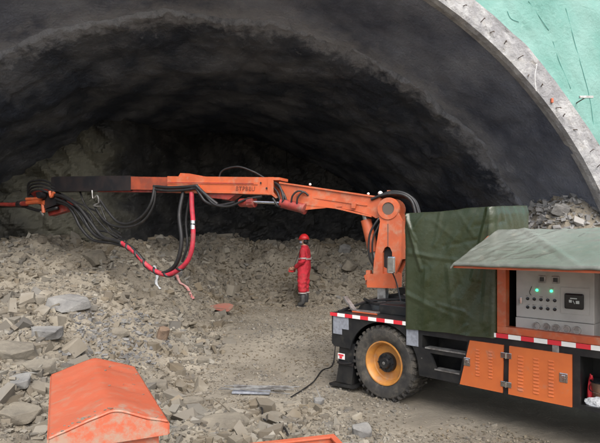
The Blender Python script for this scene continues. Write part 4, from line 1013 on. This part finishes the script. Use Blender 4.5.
    for s in (1, -1): 
        band(-.045, s * .235, 1.19, .084, .084, .016, cv); band(.0, s * .12, .335, .113, .113, .013, cv)
    # boots
    for s in (1, -1):
        bt_ = skin_mesh('bt', [(0, s * .12, .34), (-.005, s * .12, .20), (-.01, s * .12, .09), (.06, s * .125, .055), (.13, s * .13, .042)], [(0, 1), (1, 2), (2, 3), (3, 4)], [.09, .086, .078, (.056, .055), (.04, .05)])
        bo = MB().add(*bt_).build('boot', 'boot', p, True)
        MB().box((-.09, s * .125 - .055, .0), (.175, s * .125 + .055, .022), .009).build('sole', 'rubber', bo)
    # helmet
    hm = []; 
    hb = bmesh.new(); bmesh.ops.create_uvsphere(hb, u_segments=28, v_segments=18, radius=1)
    bmesh.ops.delete(hb, geom=[v for v in hb.verts if v.co.z < -.05], context='VERTS')
    for v_ in hb.verts: v_.co = Vector((v_.co.x * .128, v_.co.y * .112, 1.665 + v_.co.z * .115 + .012 * max(0, 1 - abs(v_.co.y) * 6) * max(0, v_.co.z)))
    he = MB().bm(hb).build('helmet', 'helmet', p, True)
    so = he.modifiers.new('t', 'SOLIDIFY'); so.thickness = .006
    ring_ = [(.129 * math.cos(a), .113 * math.sin(a)) for a in np.linspace(0, 2 * math.pi, 33)[:-1]]
    out = [((.138 + .03 * max(0, math.cos(a)) ** 2) * math.cos(a), .136 * math.sin(a)) for a in np.linspace(0, 2 * math.pi, 33)[:-1]]
    V_ = [(x, y, 1.664) for x, y in ring_] + [(x, y, 1.652) for x, y in out]
    br_ = MB().add(V_, [(i, (i + 1) % 32, (i + 1) % 32 + 32, i + 32) for i in range(32)]).build('helmet_brim', 'helmet', he, True); so = br_.modifiers.new('t', 'SOLIDIFY'); so.thickness = .006
    MB().bm(ell((-.035, 0, 1.61), (.075, .084, .085))).build('hair', 'hair', p, True)
    mk = ell((.055, 0, 1.585), (.062, .066, .052)); MB().bm(mk).build('face_mask', 'mask', p, True)
    MB().tube([(.06, .064, 1.59), (.0, .082, 1.62)], .004, 5, False).tube([(.06, -.064, 1.59), (.0, -.082, 1.62)], .004, 5, False).build('mask_strap', 'white', p)
    for s in (1, -1): MB().bm(ell((.094, s * .032, 1.638), (.010, .014, .008), 10, 8)).build('eye', 'hair', p, True)
    return p
wx, wy = .1, 12.9; wz = ground_h(wx, wy)
person((wx, wy, wz - .0), R(163))
rc = empty('remote_control', (wx - .31 * math.cos(R(17)), wy + .31 * math.sin(R(17)), wz + .835), R(163)); tag(rc, 'orange red remote control box held in the hands of the worker', 'remote control')
MB().box((-.065, -.09, 0), (.065, .09, .10), .012).build('case', 'helmet', rc)
for y_ in (-.04, .04): MB().tube([(0, y_, .1), (.005, y_, .135)], .008, 8, False).build('joystick', 'rubber', rc)
MB().tube([(-.05, .085, .05), (-.13, .13, .25), (-.26, .10, .60)], .008, 6).build('neck_strap', 'rubber', rc)

# ------------------------------------------------------------------ camera, light
cam = bpy.data.cameras.new('camera'); co = bpy.data.objects.new('camera', cam); C.objects.link(co)
co.location = (0, 0, 1.93); co.rotation_euler = (R(90), 0, 0)
cam.sensor_width = 36; cam.lens = 520 / 600 * 36; cam.shift_y = 20.5 / 600; cam.clip_end = 1000; cam.clip_start = .05
bpy.context.scene.camera = co
sc = bpy.context.scene
w = bpy.data.worlds.new('World'); sc.world = w; w.use_nodes = True; nt = w.node_tree
sky = nt.nodes.new('ShaderNodeTexSky'); sky.sky_type = 'NISHITA'; sky.sun_disc = False
EL, AZ = 48, 166     # sun behind the camera; azimuth clockwise from +Y
sky.sun_elevation = R(EL); sky.sun_rotation = R(AZ); sky.dust_density = 4.0; sky.air_density = 1.0
hs = nt.nodes.new('ShaderNodeHueSaturation'); hs.inputs['Saturation'].default_value = .6; nt.links.new(sky.outputs[0], hs.inputs['Color'])   # thin overcast: a paler sky
nt.links.new(hs.outputs[0], nt.nodes['Background'].inputs[0]); nt.nodes['Background'].inputs[1].default_value = .15
sl = bpy.data.lights.new('sun', 'SUN'); sl.energy = 1.45; sl.angle = R(50); sl.color = (1, .96, .91)
so = bpy.data.objects.new('sun', sl); C.objects.link(so)
d = Vector((math.sin(R(AZ)) * math.cos(R(EL)), math.cos(R(AZ)) * math.cos(R(EL)), math.sin(R(EL))))
so.rotation_euler = d.to_track_quat('Z', 'Y').to_euler(); so.location = (0, -5, 20)
sc.view_settings.view_transform = 'Standard'; sc.view_settings.look = 'None'; sc.view_settings.gamma = 1
sc.view_settings.exposure = 0.95
sc.cycles.max_bounces = 8; sc.cycles.diffuse_bounces = 5
